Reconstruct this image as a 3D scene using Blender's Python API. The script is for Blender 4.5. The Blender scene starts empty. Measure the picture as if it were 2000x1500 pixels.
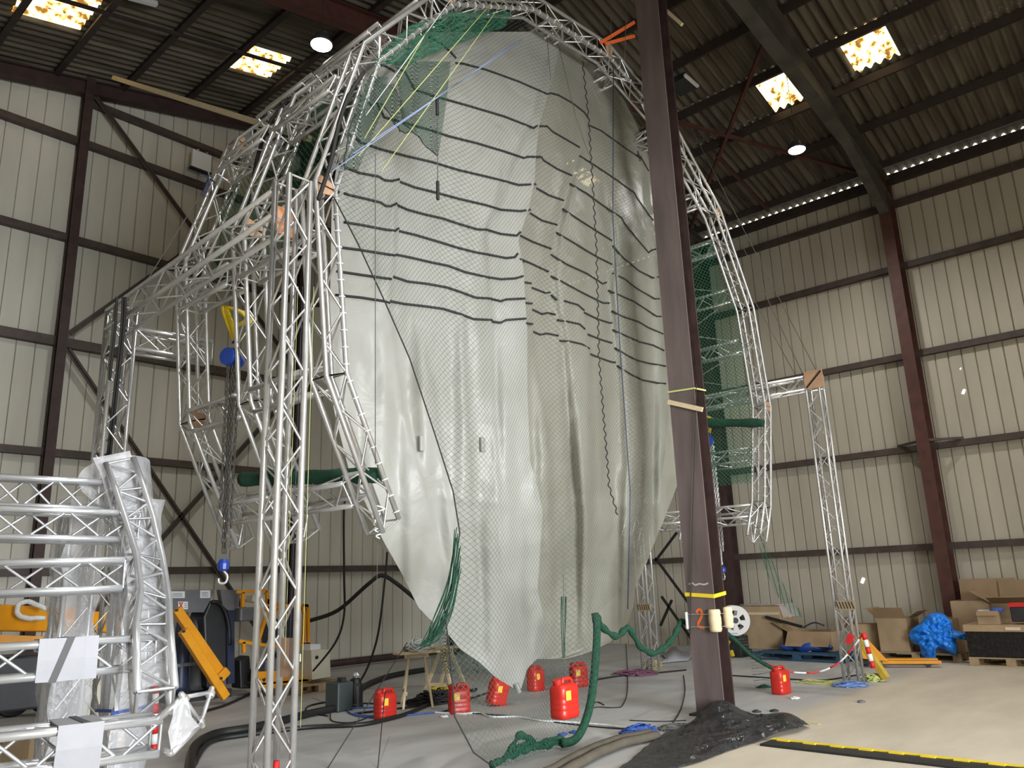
import bpy, math, random
from mathutils import Vector, Matrix, noise
from mathutils.bvhtree import BVHTree
random.seed(7)
S = bpy.context.scene
COL = S.collection
V = Vector
PI = math.pi

# ---------------------------------------------------------------- camera
YAW, PITCH, ROLL, FPX = math.radians(48.41), math.radians(14.27), math.radians(-2.066), 1539.9
CAMZ = 1.6
_f = V((math.sin(YAW)*math.cos(PITCH), math.cos(YAW)*math.cos(PITCH), math.sin(PITCH)))
_r0 = V((math.cos(YAW), -math.sin(YAW), 0)); _u0 = _r0.cross(_f)
_r = _r0*math.cos(ROLL) + _u0*math.sin(ROLL)
_u = _u0*math.cos(ROLL) - _r0*math.sin(ROLL)
cam = bpy.data.cameras.new('camera'); cam.sensor_width = 36; cam.lens = FPX*36/2000
cam.clip_start = .05; cam.clip_end = 200
co = bpy.data.objects.new('camera', cam); COL.objects.link(co)
co.matrix_world = Matrix(((_r.x, _u.x, -_f.x, 0), (_r.y, _u.y, -_f.y, 0), (_r.z, _u.z, -_f.z, CAMZ), (0, 0, 0, 1)))
S.camera = co
# ---------------------------------------------------------------- world, exposure
w = bpy.data.worlds.new('sky'); S.world = w; w.use_nodes = True
bg = w.node_tree.nodes['Background']; bg.inputs[0].default_value = (1.0, .96, .86, 1); bg.inputs[1].default_value = 2.0
S.view_settings.view_transform = 'Standard'; S.view_settings.look = 'None'
S.view_settings.exposure = 0.0; S.view_settings.gamma = 1
S.cycles.max_bounces = 6; S.cycles.diffuse_bounces = 3; S.cycles.glossy_bounces = 3
S.cycles.transmission_bounces = 3; S.cycles.transparent_max_bounces = 16
S.cycles.sample_clamp_indirect = 4; S.cycles.caustics_reflective = False; S.cycles.caustics_refractive = False
# daylight through the open gate in the end wall behind the camera
def area(name, loc, rot, sx, sy, power, col):
    l = bpy.data.lights.new(name, 'AREA'); l.shape = 'RECTANGLE'; l.size = sx; l.size_y = sy; l.energy = power; l.color = col
    o = bpy.data.objects.new(name, l); COL.objects.link(o); o.location = loc; o.rotation_euler = rot
area('gate_daylight', (2.6, -8.9, 2.6), (math.radians(80), 0, math.radians(-15)), 6, 4.9, 960, (.90, .95, 1))
bpy.data.lights['gate_daylight'].spread = math.radians(84)
LAMP_W = 640

# pixel of the photograph (2000x1500) -> point on a real plane
def ray(p): return _f + _r*((p[0]-1000)/FPX) - _u*((p[1]-750)/FPX)
C0 = V((0, 0, CAMZ))
def FZ(p, z=0.0): d = ray(p); return C0 + d*((z-CAMZ)/d.z)
def PX(p, x): d = ray(p); return C0 + d*(x/d.x)
def PY(p, y): d = ray(p); return C0 + d*(y/d.y)
def PD(p, dd): return C0 + ray(p)*dd

# ---------------------------------------------------------------- helpers
def mat(name, col, rough=.6, metal=0., var=0., vscale=6., bump=0., bscale=40., col2=None, spec=.5, stretch=None, sub=None, det=4):
    m = bpy.data.materials.new(name); m.use_nodes = True
    nt = m.node_tree; b = nt.nodes['Principled BSDF']
    b.inputs['Base Color'].default_value = (*col, 1); b.inputs['Roughness'].default_value = rough
    b.inputs['Metallic'].default_value = metal; b.inputs['Specular IOR Level'].default_value = spec
    if var or bump:
        tc = nt.nodes.new('ShaderNodeTexCoord'); mp = nt.nodes.new('ShaderNodeMapping')
        nt.links.new(tc.outputs['Object'], mp.inputs[0])
        if stretch: mp.inputs['Scale'].default_value = stretch
    if var:
        n = nt.nodes.new('ShaderNodeTexNoise'); n.inputs['Scale'].default_value = vscale; n.inputs['Detail'].default_value = det
        nt.links.new(mp.outputs[0], n.inputs['Vector'])
        r = nt.nodes.new('ShaderNodeValToRGB'); r.color_ramp.elements[0].position = .3; r.color_ramp.elements[1].position = .7
        c2 = col2 or tuple(c*(1-var) for c in col)
        r.color_ramp.elements[0].color = (*c2, 1); r.color_ramp.elements[1].color = (*col, 1)
        nt.links.new(n.outputs[0], r.inputs[0]); nt.links.new(r.outputs[0], b.inputs['Base Color'])
    if bump:
        n = nt.nodes.new('ShaderNodeTexNoise'); n.inputs['Scale'].default_value = bscale; n.inputs['Detail'].default_value = 3
        nt.links.new(mp.outputs[0], n.inputs['Vector'])
        bp = nt.nodes.new('ShaderNodeBump'); bp.inputs['Strength'].default_value = bump; bp.inputs['Distance'].default_value = .02
        nt.links.new(n.outputs[0], bp.inputs['Height']); nt.links.new(bp.outputs[0], b.inputs['Normal'])
    return m

def emat(name, col, strength):
    m = bpy.data.materials.new(name); m.use_nodes = True; nt = m.node_tree
    b = nt.nodes['Principled BSDF']; b.inputs['Base Color'].default_value = (*col, 1)
    b.inputs['Emission Color'].default_value = (*col, 1); b.inputs['Emission Strength'].default_value = strength
    return m

class MB:
    def __init__(s): s.v = []; s.f = []; s.uv = None
    def add(s, vs, fs):
        n = len(s.v); s.v += [V(x) for x in vs]; s.f += [tuple(i+n for i in f) for f in fs]; return s
    def box(s, c, size, M=None):
        hx, hy, hz = size[0]/2, size[1]/2, size[2]/2
        vs = [V((x, y, z)) for x in (-hx, hx) for y in (-hy, hy) for z in (-hz, hz)]
        if M is not None: vs = [M @ p for p in vs]
        c = V(c)
        return s.add([p+c for p in vs], [(0, 1, 3, 2), (4, 6, 7, 5), (0, 4, 5, 1), (2, 3, 7, 6), (0, 2, 6, 4), (1, 5, 7, 3)])
    def bar(s, a, b, wd, ht, up=(0, 0, 1)):
        a, b = V(a), V(b); d = (b-a); L = d.length; d.normalize(); up = V(up)
        x = d.cross(up)
        if x.length < 1e-4: x = d.cross(V((1, 0, 0)))
        x.normalize(); z = x.cross(d)
        M = Matrix((x, d, z)).transposed()
        return s.box((a+b)/2, (wd, L, ht), M)
    def tube(s, pts, r, n=8, cap=True):
        pts = [V(p) for p in pts]; R = r if isinstance(r, (list, tuple)) else [r]*len(pts)
        k = len(pts); prev = None; rings = []
        for i, p in enumerate(pts):
            t = (pts[min(i+1, k-1)] - pts[max(i-1, 0)])
            if t.length < 1e-7: t = V((0, 0, 1))
            t.normalize()
            if prev is None:
                a = t.cross(V((0, 0, 1)))
                if a.length < 1e-3: a = t.cross(V((1, 0, 0)))
            else:
                a = prev - t*prev.dot(t)
                if a.length < 1e-5: a = t.cross(V((1, 0, .3)))
            a.normalize(); prev = a; b = t.cross(a)
            rings.append([p + (a*math.cos(2*PI*j/n) + b*math.sin(2*PI*j/n))*R[i] for j in range(n)])
        vs = [q for rg in rings for q in rg]; fs = []
        for i in range(k-1):
            for j in range(n):
                j2 = (j+1) % n
                fs.append((i*n+j, i*n+j2, (i+1)*n+j2, (i+1)*n+j))
        if cap: fs.append(tuple(range(n-1, -1, -1))); fs.append(tuple((k-1)*n+j for j in range(n)))
        return s.add(vs, fs)
    def lathe(s, c, prof, n=20, axis=None):
        c = V(c); M = Matrix.Identity(3) if axis is None else V(axis).to_track_quat('Z', 'Y').to_matrix()
        vs = []; k = len(prof)
        for (r, z) in prof:
            for j in range(n): vs.append(c + M @ V((r*math.cos(2*PI*j/n), r*math.sin(2*PI*j/n), z)))
        fs = [(i*n+j, i*n+(j+1) % n, (i+1)*n+(j+1) % n, (i+1)*n+j) for i in range(k-1) for j in range(n)]
        fs.append(tuple(range(n-1, -1, -1))); fs.append(tuple((k-1)*n+j for j in range(n)))
        return s.add(vs, fs)
    def grid(s, rows, uvs=None):
        h, wd = len(rows), len(rows[0]); base = len(s.f)
        s.add([p for r in rows for p in r], [(i*wd+j, i*wd+j+1, (i+1)*wd+j+1, (i+1)*wd+j) for i in range(h-1) for j in range(wd-1)])
        if uvs: s.uv = (s.uv or []) + [u for r in uvs for u in r]
        return s
    def poly(s, pts): return s.add(pts, [tuple(range(len(pts)))])
    def prism(s, pts, off):
        off = V(off); n = len(pts); pts = [V(p) for p in pts]
        return s.add(pts+[p+off for p in pts], [tuple(range(n-1, -1, -1)), tuple(range(n, 2*n))] + [(i, (i+1) % n, n+(i+1) % n, n+i) for i in range(n)])
    def sheetify(s, t):
        return s
    def build(s, name, m, parent=None, smooth=False, org=None, label=None, cat=None, group=None, kind=None, solid=0, bevel=0):
        if parent is not None: o0 = V(ORG.get(parent.name, (0, 0, 0)))
        elif org is not None: o0 = V(org)
        else:
            mn = [min(p[i] for p in s.v) for i in range(3)]; mx = [max(p[i] for p in s.v) for i in range(3)]
            o0 = V(((mn[0]+mx[0])/2, (mn[1]+mx[1])/2, mn[2]))
        me = bpy.data.meshes.new(name); me.from_pydata([p-o0 for p in s.v], [], s.f)
        if s.uv:
            ul = me.uv_layers.new(name='UVMap')
            for l in me.loops: ul.data[l.index].uv = s.uv[l.vertex_index]
        me.materials.append(m)
        if smooth:
            me.polygons.foreach_set('use_smooth', [True]*len(me.polygons))
        me.update()
        o = bpy.data.objects.new(name, me); COL.objects.link(o)
        if parent is not None: o.parent = parent
        else: o.location = o0
        ORG[o.name] = o0
        if label: o['label'] = label
        if cat: o['category'] = cat
        if group: o['group'] = group
        if kind: o['kind'] = kind
        if solid:
            md = o.modifiers.new('solid', 'SOLIDIFY'); md.thickness = solid; md.offset = 0
        if bevel:
            md = o.modifiers.new('bevel', 'BEVEL'); md.width = bevel; md.segments = 2; md.limit_method = 'ANGLE'
        return o
ORG = {}
def thing(name, label, cat, loc=(0, 0, 0), group=None):
    o = bpy.data.objects.new(name, None); COL.objects.link(o); o.location = loc; o.empty_display_size = .1
    ORG[o.name] = V(loc); o['label'] = label; o['category'] = cat
    if group: o['group'] = group
    return o
def struct(mb, name, m, **k): return mb.build(name, m, org=(0, 0, 0), kind='structure', **k)
def smooth(pts, n=6):
    pts = [V(p) for p in pts]; out = []; k = len(pts)
    for i in range(k-1):
        p0, p1, p2, p3 = pts[max(i-1, 0)], pts[i], pts[i+1], pts[min(i+2, k-1)]
        for j in range(n):
            t = j/n
            out.append(.5*((2*p1)+(p2-p0)*t+(2*p0-5*p1+4*p2-p3)*t*t+(3*p1-p0-3*p2+p3)*t**3))
    return out+[pts[-1]]
def copy_tree(o, parent=None, label=None, group=None, loc=None, rz=None):
    c = o.copy(); COL.objects.link(c)
    if parent is not None: c.parent = parent
    if label: c['label'] = label
    if group: c['group'] = group
    if loc is not None: c.location = loc
    if rz is not None: c.rotation_euler = (0, 0, rz)
    for ch in list(o.children):
        copy_tree(ch, c)
    return c
def lerp_poly(poly, y):
    if y <= poly[0][1]: return poly[0][0]
    for (x0, y0), (x1, y1) in zip(poly, poly[1:]):
        if y <= y1: return x0 + (x1-x0)*(y-y0)/max(y1-y0, 1e-6)
    return poly[-1][0]
def RZ(a): return Matrix.Rotation(a, 3, 'Z')

# ---------------------------------------------------------------- materials
M = {}
M['alu'] = mat('aluminium', (.72, .71, .69), .34, .8, .15, 14)
M['alu_dark'] = mat('weathered_steel_tube', (.30, .26, .23), .45, .6)
M['alu_new'] = mat('bright_aluminium', (.70, .71, .73), .32, .7, .1, 14)
M['steel'] = mat('brown_painted_steel', (.060, .032, .028), .6, 0, .45, 5)
M['roofsteel'] = mat('dark_roof_steel', (.042, .028, .024), .65, 0, .4, 5)
M['dusty'] = mat('dusty_steel', (.085, .075, .06), .75, 0, .45, 3)
M['girt'] = mat('girt_steel', (.085, .06, .05), .6, 0, .4, 5)
M['rust'] = mat('red_lead_steel', (.10, .035, .025), .6, 0, .4, 5)
M['plastic_film'] = mat('clear_film', (.9, .9, .93), .25)
M['white'] = mat('white_paint', (.8, .8, .78), .5)
M['black'] = mat('black_rubber', (.012, .012, .012), .5, 0, .2, 10)
M['cord'] = mat('black_cord', (.015, .014, .013), .7)
M['graycord'] = mat('grey_cord', (.10, .10, .09), .7)
M['yellow'] = mat('yellow_strap', (.85, .62, .03), .6, 0, .15, 10)
M['blue'] = mat('blue_paint', (.02, .07, .33), .35, 0, .2, 8)
M['bluerope'] = mat('blue_rope', (.05, .12, .45), .7, 0, .4, 30)
M['whiterope'] = mat('white_rope', (.78, .78, .76), .7, 0, .2, 30)
M['yellowrope'] = mat('yellow_string', (.55, .60, .22), .5)
M['orange'] = mat('orange_paint', (.80, .33, .01), .4, 0, .15, 6)
M['orangestrap'] = mat('orange_strap', (.75, .14, .03), .6)
M['wood'] = mat('pine', (.74, .60, .38), .6, 0, .25, 5, stretch=(2, 2, 14))
M['ply'] = mat('plywood', (.55, .33, .19), .6, 0, .25, 5)
M['card'] = mat('cardboard', (.42, .30, .175), .75, 0, .18, 4)
M['cardin'] = mat('cardboard_inside', (.33, .225, .125), .8, 0, .15, 4)
M['red'] = mat('red_plastic', (.54, .024, .014), .38, 0, .12, 9, bump=.1, bscale=18)
M['redcap'] = mat('red_cap', (.45, .02, .012), .4)
M['label'] = mat('yellow_label', (.85, .55, .06), .5)
M['grey'] = mat('grey_paint', (.16, .165, .18), .45, 0, .2, 5)
M['darkgrey'] = mat('dark_machine', (.028, .03, .035), .45, 0, .3, 6)
M['navy'] = mat('navy_paint', (.03, .04, .085), .4, 0, .2, 6)
M['beige'] = mat('beige_cabinet', (.62, .59, .47), .5, 0, .08, 5)
M['greennet'] = mat('green_net_bundle', (.006, .075, .035), .8, 0, .6, 40, bump=.8, bscale=90)
M['foam'] = mat('cream_foam', (.75, .60, .37), .7, 0, .12, 9)
M['tarpblue'] = mat('blue_tarp', (.015, .24, .86), .3, 0, .12, 5, bump=.7, bscale=10)
M['blackfilm'] = mat('black_film', (.008, .008, .009), .2, 0, .3, 6, bump=.9, bscale=16)
M['blackplastic'] = mat('black_plastic_sheet', (.030, .031, .033), .22, 0, .35, 4, bump=.8, bscale=12)
M['chain'] = mat('chain_steel', (.16, .15, .14), .35, .8)
M['tape'] = mat('grey_tape', (.07, .07, .07), .6)
M['redtape'] = mat('red_stripe', (.62, .02, .02), .5)
M['olive'] = mat('olive_fabric', (.10, .085, .06), .8, 0, .3, 8)
M['paper'] = mat('white_label', (.75, .76, .78), .5)
M['hoistblue'] = mat('hoist_blue', (.015, .05, .30), .3)
M['palletblue'] = mat('blue_pallet', (.03, .09, .16), .7, 0, .3, 8)
M['palletwood'] = mat('pallet_wood', (.40, .29, .17), .75, 0, .3, 8)

def sheet_mat(name='white_sheeting', k=(1, 1, 1), clear=0):
    m = bpy.data.materials.new(name); m.use_nodes = True; nt = m.node_tree; N = nt.nodes; L = nt.links
    out = N['Material Output']; b = N['Principled BSDF']
    b.inputs['Roughness'].default_value = .42
    tc = N.new('ShaderNodeTexCoord'); n = N.new('ShaderNodeTexNoise'); n.inputs['Scale'].default_value = 1.3; n.inputs['Detail'].default_value = 6
    L.new(tc.outputs['Object'], n.inputs['Vector'])
    r = N.new('ShaderNodeValToRGB'); r.color_ramp.elements[0].position = .3; r.color_ramp.elements[1].position = .75
    r.color_ramp.elements[0].color = (.39*k[0], .385*k[1], .34*k[2], 1); r.color_ramp.elements[1].color = (.485*k[0], .485*k[1], .455*k[2], 1)
    L.new(n.outputs[0], r.inputs[0]); L.new(r.outputs[0], b.inputs['Base Color'])
    n2 = N.new('ShaderNodeTexNoise'); n2.inputs['Scale'].default_value = 2.2; n2.inputs['Detail'].default_value = 5; n2.inputs['Distortion'].default_value = .6
    L.new(tc.outputs['Object'], n2.inputs['Vector'])
    bp = N.new('ShaderNodeBump'); bp.inputs['Strength'].default_value = .35; bp.inputs['Distance'].default_value = .12
    L.new(n2.outputs[0], bp.inputs['Height']); L.new(bp.outputs[0], b.inputs['Normal'])
    t = N.new('ShaderNodeBsdfTranslucent'); t.inputs[0].default_value = (.5, .48, .38, 1)
    mx = N.new('ShaderNodeMixShader'); mx.inputs[0].default_value = .25
    L.new(b.outputs[0], mx.inputs[1]); L.new(t.outputs[0], mx.inputs[2]); L.new(mx.outputs[0], out.inputs[0])
    if clear:
        tr = N.new('ShaderNodeBsdfTransparent'); m2 = N.new('ShaderNodeMixShader'); m2.inputs[0].default_value = clear
        L.new(mx.outputs[0], m2.inputs[1]); L.new(tr.outputs[0], m2.inputs[2]); L.new(m2.outputs[0], out.inputs[0])
    return m
M['sheet'] = sheet_mat(); M['sheetdim'] = sheet_mat('thin_dimmed_sheeting', (.90, .88, .80), .12)  # right panel: slightly see-through, its dimmer, warmer light painted into the colour

def net_mat(name, col, pitch=.05, thread=.1, diag=True):
    m = bpy.data.materials.new(name); m.use_nodes = True; nt = m.node_tree; N = nt.nodes; L = nt.links
    out = N['Material Output']; b = N['Principled BSDF']; b.inputs['Base Color'].default_value = (*col, 1); b.inputs['Roughness'].default_value = .8
    uv = N.new('ShaderNodeUVMap'); mp = N.new('ShaderNodeMapping'); mp.inputs['Scale'].default_value = (1/pitch, 1/pitch, 1)
    if diag: mp.inputs['Rotation'].default_value = (0, 0, math.radians(45))
    L.new(uv.outputs[0], mp.inputs[0]); sp = N.new('ShaderNodeSeparateXYZ'); L.new(mp.outputs[0], sp.inputs[0])
    masks = []
    for k in (0, 1):
        fr = N.new('ShaderNodeMath'); fr.operation = 'FRACT'; L.new(sp.outputs[k], fr.inputs[0])
        lt = N.new('ShaderNodeMath'); lt.operation = 'LESS_THAN'; L.new(fr.outputs[0], lt.inputs[0]); lt.inputs[1].default_value = thread
        masks.append(lt)
    mxm = N.new('ShaderNodeMath'); mxm.operation = 'MAXIMUM'; L.new(masks[0].outputs[0], mxm.inputs[0]); L.new(masks[1].outputs[0], mxm.inputs[1])
    tr = N.new('ShaderNodeBsdfTransparent'); mx = N.new('ShaderNodeMixShader')
    L.new(mxm.outputs[0], mx.inputs[0]); L.new(tr.outputs[0], mx.inputs[1]); L.new(b.outputs[0], mx.inputs[2]); L.new(mx.outputs[0], out.inputs[0])
    return m
M['net'] = net_mat('grey_green_netting', (.045, .065, .052), .040, .07)
M['ragnet'] = net_mat('dark_green_netting', (.006, .06, .035), .034, .17)
M['netgreen'] = net_mat('green_netting', (.008, .15, .075), .05, .16)
def film_mat():
    m = bpy.data.materials.new('clear_wrap_film'); m.use_nodes = True; nt = m.node_tree; N = nt.nodes; L = nt.links
    b = N['Principled BSDF']; b.inputs['Base Color'].default_value = (.80, .80, .83, 1); b.inputs['Roughness'].default_value = .25
    tc = N.new('ShaderNodeTexCoord'); n2 = N.new('ShaderNodeTexNoise'); n2.inputs['Scale'].default_value = 9; n2.inputs['Detail'].default_value = 4
    L.new(tc.outputs['Object'], n2.inputs['Vector']); bp = N.new('ShaderNodeBump'); bp.inputs['Strength'].default_value = .6; bp.inputs['Distance'].default_value = .05
    L.new(n2.outputs[0], bp.inputs['Height']); L.new(bp.outputs[0], b.inputs['Normal'])
    tr = N.new('ShaderNodeBsdfTransparent'); mx = N.new('ShaderNodeMixShader'); mx.inputs[0].default_value = .40
    L.new(tr.outputs[0], mx.inputs[1]); L.new(b.outputs[0], mx.inputs[2]); L.new(mx.outputs[0], N['Material Output'].inputs[0])
    return m
M['film'] = film_mat()
M['filmwhite'] = mat('white_foam_wrap', (.34, .34, .365), .5, 0, .06, 6, bump=.2, bscale=8)

# ---------------------------------------------------------------- the hall
XR, YG, XL, YB = 17.95, 14.95, -.75, -9.0
EAVE, SLOPE, XRIDGE = 10.35, .22, 8.6
def roofz(x): return EAVE + SLOPE*(XR-x) if x >= XRIDGE else EAVE + SLOPE*(XR-XRIDGE) - SLOPE*(XRIDGE-x)

# floor: two slabs of concrete
def floor_mat():
    m = bpy.data.materials.new('concrete_floor'); m.use_nodes = True; nt = m.node_tree; N = nt.nodes; L = nt.links; b = N['Principled BSDF']
    b.inputs['Roughness'].default_value = .62
    tc = N.new('ShaderNodeTexCoord'); mp = N.new('ShaderNodeMapping'); mp.inputs['Scale'].default_value = (.5, 1.4, 1); mp.inputs['Rotation'].default_value = (0, 0, math.radians(35))
    L.new(tc.outputs['Object'], mp.inputs[0])
    n = N.new('ShaderNodeTexNoise'); n.inputs['Scale'].default_value = 1.2; n.inputs['Detail'].default_value = 8; n.inputs['Roughness'].default_value = .6
    L.new(mp.outputs[0], n.inputs['Vector'])
    r = N.new('ShaderNodeValToRGB'); r.color_ramp.elements[0].position = .32; r.color_ramp.elements[1].position = .68
    r.color_ramp.elements[0].color = (.37, .365, .35, 1); r.color_ramp.elements[1].color = (.50, .495, .48, 1)
    L.new(n.outputs[0], r.inputs[0])
    r2 = N.new('ShaderNodeValToRGB'); r2.color_ramp.elements[0].position = .32; r2.color_ramp.elements[1].position = .68
    r2.color_ramp.elements[0].color = (.52, .455, .35, 1); r2.color_ramp.elements[1].color = (.66, .58, .45, 1)
    L.new(n.outputs[0], r2.inputs[0])
    # the paler, beige slab lies towards the near end of the hall
    sp = N.new('ShaderNodeSeparateXYZ'); L.new(tc.outputs['Object'], sp.inputs[0])
    wn = N.new('ShaderNodeMath'); wn.operation = 'MULTIPLY_ADD'; L.new(n.outputs[0], wn.inputs[0]); wn.inputs[1].default_value = .5; L.new(sp.outputs[1], wn.inputs[2])
    mr = N.new('ShaderNodeMapRange'); mr.inputs[1].default_value = 4.35; mr.inputs[2].default_value = 4.75; mr.inputs[3].default_value = 1; mr.inputs[4].default_value = 0
    L.new(wn.outputs[0], mr.inputs[0])
    mix = N.new('ShaderNodeMix'); mix.data_type = 'RGBA'; L.new(mr.outputs[0], mix.inputs[0]); L.new(r.outputs[0], mix.inputs[6]); L.new(r2.outputs[0], mix.inputs[7])
    L.new(mix.outputs[2], b.inputs['Base Color'])
    return m
fb = MB(); fb.box(((XL+XR+.2)/2, (YB+YG)/2, -.1), (XR-XL+1.2, YG-YB+1, .2)); struct(fb, 'floor', floor_mat())

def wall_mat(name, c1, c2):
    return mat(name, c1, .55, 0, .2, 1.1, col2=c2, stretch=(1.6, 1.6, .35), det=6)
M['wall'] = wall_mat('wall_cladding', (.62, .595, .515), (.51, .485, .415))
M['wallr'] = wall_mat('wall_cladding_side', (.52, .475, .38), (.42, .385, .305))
def cladding(a0, a1, pitch, top, frame, depth=.035, slot=.03):
    """profiled cladding: flat pans with a narrow groove every pitch"""
    mb = MB(); prof = []; t = a0
    while t < a1:
        prof += [(t, 0), (t+pitch-slot, 0), (t+pitch-slot*.7, depth), (t+pitch-slot*.3, depth)]; t += pitch
    prof.append((t, 0))
    mb.grid([[frame(a, d, 0) for a, d in prof], [frame(a, d, top(a)) for a, d in prof]])
    return mb
struct(cladding(XL-.3, XR+.2, .3, lambda a: roofz(min(max(a, XL), XR))+.02, lambda a, d, z: V((a, YG+.1+d, z))), 'wall_left', M['wall'])
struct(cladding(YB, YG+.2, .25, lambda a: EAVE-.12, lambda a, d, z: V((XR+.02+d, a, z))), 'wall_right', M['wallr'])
mb = MB(); mb.box((XL-.1, (YB+YG)/2, 5.1), (.1, YG-YB, 10.2)); struct(mb, 'wall_side', M['wall'])
mb = MB()
mb.box(((XL-.4)/2, YB-.05, 5), (-(XL)+.6-.2, .1, 10)); mb.box(((5.7+XR)/2, YB-.05, 6), (XR-5.7, .1, 12)); mb.box((2.6, YB-.05, 8.4), (6.2, .1, 6.6))
struct(mb, 'wall_back', M['wall'])

# roof of corrugated fibre cement
def roof_mat():
    m = bpy.data.materials.new('fibre_cement'); m.use_nodes = True; nt = m.node_tree; N = nt.nodes; L = nt.links; b = N['Principled BSDF']; b.inputs['Roughness'].default_value = .85
    tc = N.new('ShaderNodeTexCoord'); mp = N.new('ShaderNodeMapping'); mp.inputs['Scale'].default_value = (.5, 5, 1); L.new(tc.outputs['Object'], mp.inputs[0])
    n = N.new('ShaderNodeTexNoise'); n.inputs['Scale'].default_value = 1.2; n.inputs['Detail'].default_value = 8; L.new(mp.outputs[0], n.inputs['Vector'])
    r = N.new('ShaderNodeValToRGB'); r.color_ramp.elements[0].position = .3; r.color_ramp.elements[1].position = .75
    r.color_ramp.elements[0].color = (.055, .043, .03, 1); r.color_ramp.elements[1].color = (.19, .165, .125, 1)
    L.new(n.outputs[0], r.inputs[0]); L.new(r.outputs[0], b.inputs['Base Color'])
    return m
M['roof'] = roof_mat()
WAVE, AMP = .177, .045
sky = {1: (13.73, 14.70, 2.95, 3.78), 2: (13.78, 14.78, 4.45, 5.46), 3: (13.7, 14.6, 9.55, 10.3), 4: (2.93, 3.98, 12.45, 13.49), 5: (6.58, 7.60, 12.45, 13.36)}
def corr(x0, x1, y0, y1, dz=0):
    ys = []; t = y0; st = WAVE/8
    n = max(2, round((y1-y0)/st)); mb = MB()
    yy = [y0+(y1-y0)*i/n for i in range(n+1)]
    mb.grid([[V((x, y, roofz(x)+AMP*math.sin(2*PI*y/WAVE)+dz)) for y in yy] for x in (x0, x1)])
    return mb
def roof_side(xs, name):
    mb = MB()
    for x0, x1 in zip(xs, xs[1:]):
        cuts = sorted([s for s in sky.values() if s[0] <= (x0+x1)/2 <= s[1]], key=lambda s: s[2]); y = YB-.2
        for s in cuts:
            c = corr(x0, x1, y, s[2]); mb.add(c.v, c.f); y = s[3]
        c = corr(x0, x1, y, YG+.25); mb.add(c.v, c.f)
    return struct(mb, name, M['roof'], smooth=True)
roof_side(sorted({XRIDGE, 10, 11.3, 12.5, 13.7, 13.73, 13.78, 14.6, 14.70, 14.78, 16.1, 17.4, XR+.04}), 'ceiling_right')
roof_side(sorted({XRIDGE, 7.60, 6.58, 5.3, 3.98, 2.93, 1.7, XL-.1}), 'ceiling_left')
def skylight_mat(k):
    m = bpy.data.materials.new('skylight_panel'); m.use_nodes = True; nt = m.node_tree; N = nt.nodes; L = nt.links; b = N['Principled BSDF']
    tc = N.new('ShaderNodeTexCoord'); n = N.new('ShaderNodeTexNoise'); n.inputs['Scale'].default_value = 7; n.inputs['Detail'].default_value = 4
    L.new(tc.outputs['Object'], n.inputs['Vector'])
    r = N.new('ShaderNodeValToRGB'); e = r.color_ramp.elements; e[0].position = .38; e[0].color = (.16, .075, .015, 1); e[1].position = .48; e[1].color = (1, .74, .34, 1)
    q = e.new(.43); q.color = (.75, .38, .09, 1); q = e.new(.56); q.color = (1, .93, .66, 1)
    L.new(n.outputs[0], r.inputs[0]); L.new(r.outputs[0], b.inputs['Base Color']); L.new(r.outputs[0], b.inputs['Emission Color']); b.inputs['Emission Strength'].default_value = 2.2
    return m
skm = skylight_mat(1)
for k, s in sky.items(): struct(corr(*s), 'window_%d' % k, skm, smooth=True)

# steel frame of the hall
def ibeam(a, b, h, wd, up, tf=.018, tw=.012):
    mb = MB(); a, b, up = V(a), V(b), V(up).normalized(); off = up*(h/2-tf/2)
    mb.bar(a+off, b+off, wd, tf, up); mb.bar(a-off, b-off, wd, tf, up); mb.bar(a, b, tw, h-2*tf, up); return mb
def st(mb, name, m, label, cat): return mb.build(name, m, org=(0, 0, 0), kind='structure', label=label, cat=cat)
for k, (x, lab) in enumerate(((4.68, 'brown steel wall post at the left of the far end wall'), (9.55, 'brown steel wall post behind the aluminium tower'), (14.2, 'brown steel wall post near the far corner'))):
    st(ibeam((x, YG-.1, 0), (x, YG-.1, roofz(x)-.12), .15, .16, (0, 1, 0)), 'wall_post', M['steel'], lab, 'column')
girt_z = (2.08, 4.1, 6.1, 8.1, 10.1)
for i, z in enumerate(girt_z):
    mb = MB(); mb.box(((XL+XR)/2, YG+.03, z), (XR-XL, .14, .13 if z != 6.1 else .17)); st(mb, 'girt', M['girt'], 'horizontal brown rail on the far end wall, number %d from the floor' % (i+1), 'rail')
    if z < 9:
        mb = MB(); mb.box((XR-.05, (YB+YG)/2, z-.03), (.14, YG-YB, .13)); st(mb, 'girt', M['girt'], 'horizontal brown rail on the right side wall, number %d from the floor' % (i+1), 'rail')
mb = MB(); mb.box((XR-.05, (YB+YG)/2, 9.55), (.14, YG-YB, .14)); st(mb, 'girt', M['girt'], 'topmost brown rail of the right side wall under the eaves', 'rail')
mb = MB(); mb.box((XR-.09, (YB+YG)/2, EAVE-.215), (.16, YG-YB, .20)); st(mb, 'eave_beam', M['roofsteel'], 'dark eaves beam under the corrugated roof edge on the right', 'beam')
for sgn, x0, x1, lab in ((1, XL, XRIDGE, 'left'), (-1, XRIDGE, XR, 'right')):
    st(ibeam((x0, YG-.1, roofz(x0)-.32), (x1, YG-.1, roofz(x1)-.32), .3, .16, (0, 0, 1)), 'gable_beam', M['steel'], 'sloping dark beam along the top of the far end wall, %s slope' % lab, 'beam')
mb = MB(); mb.box((8.0, YG+.03, 11.0), (6.6, .14, .12)); st(mb, 'girt', M['girt'], 'topmost short brown rail of the far end wall right of the left post', 'rail')
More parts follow.
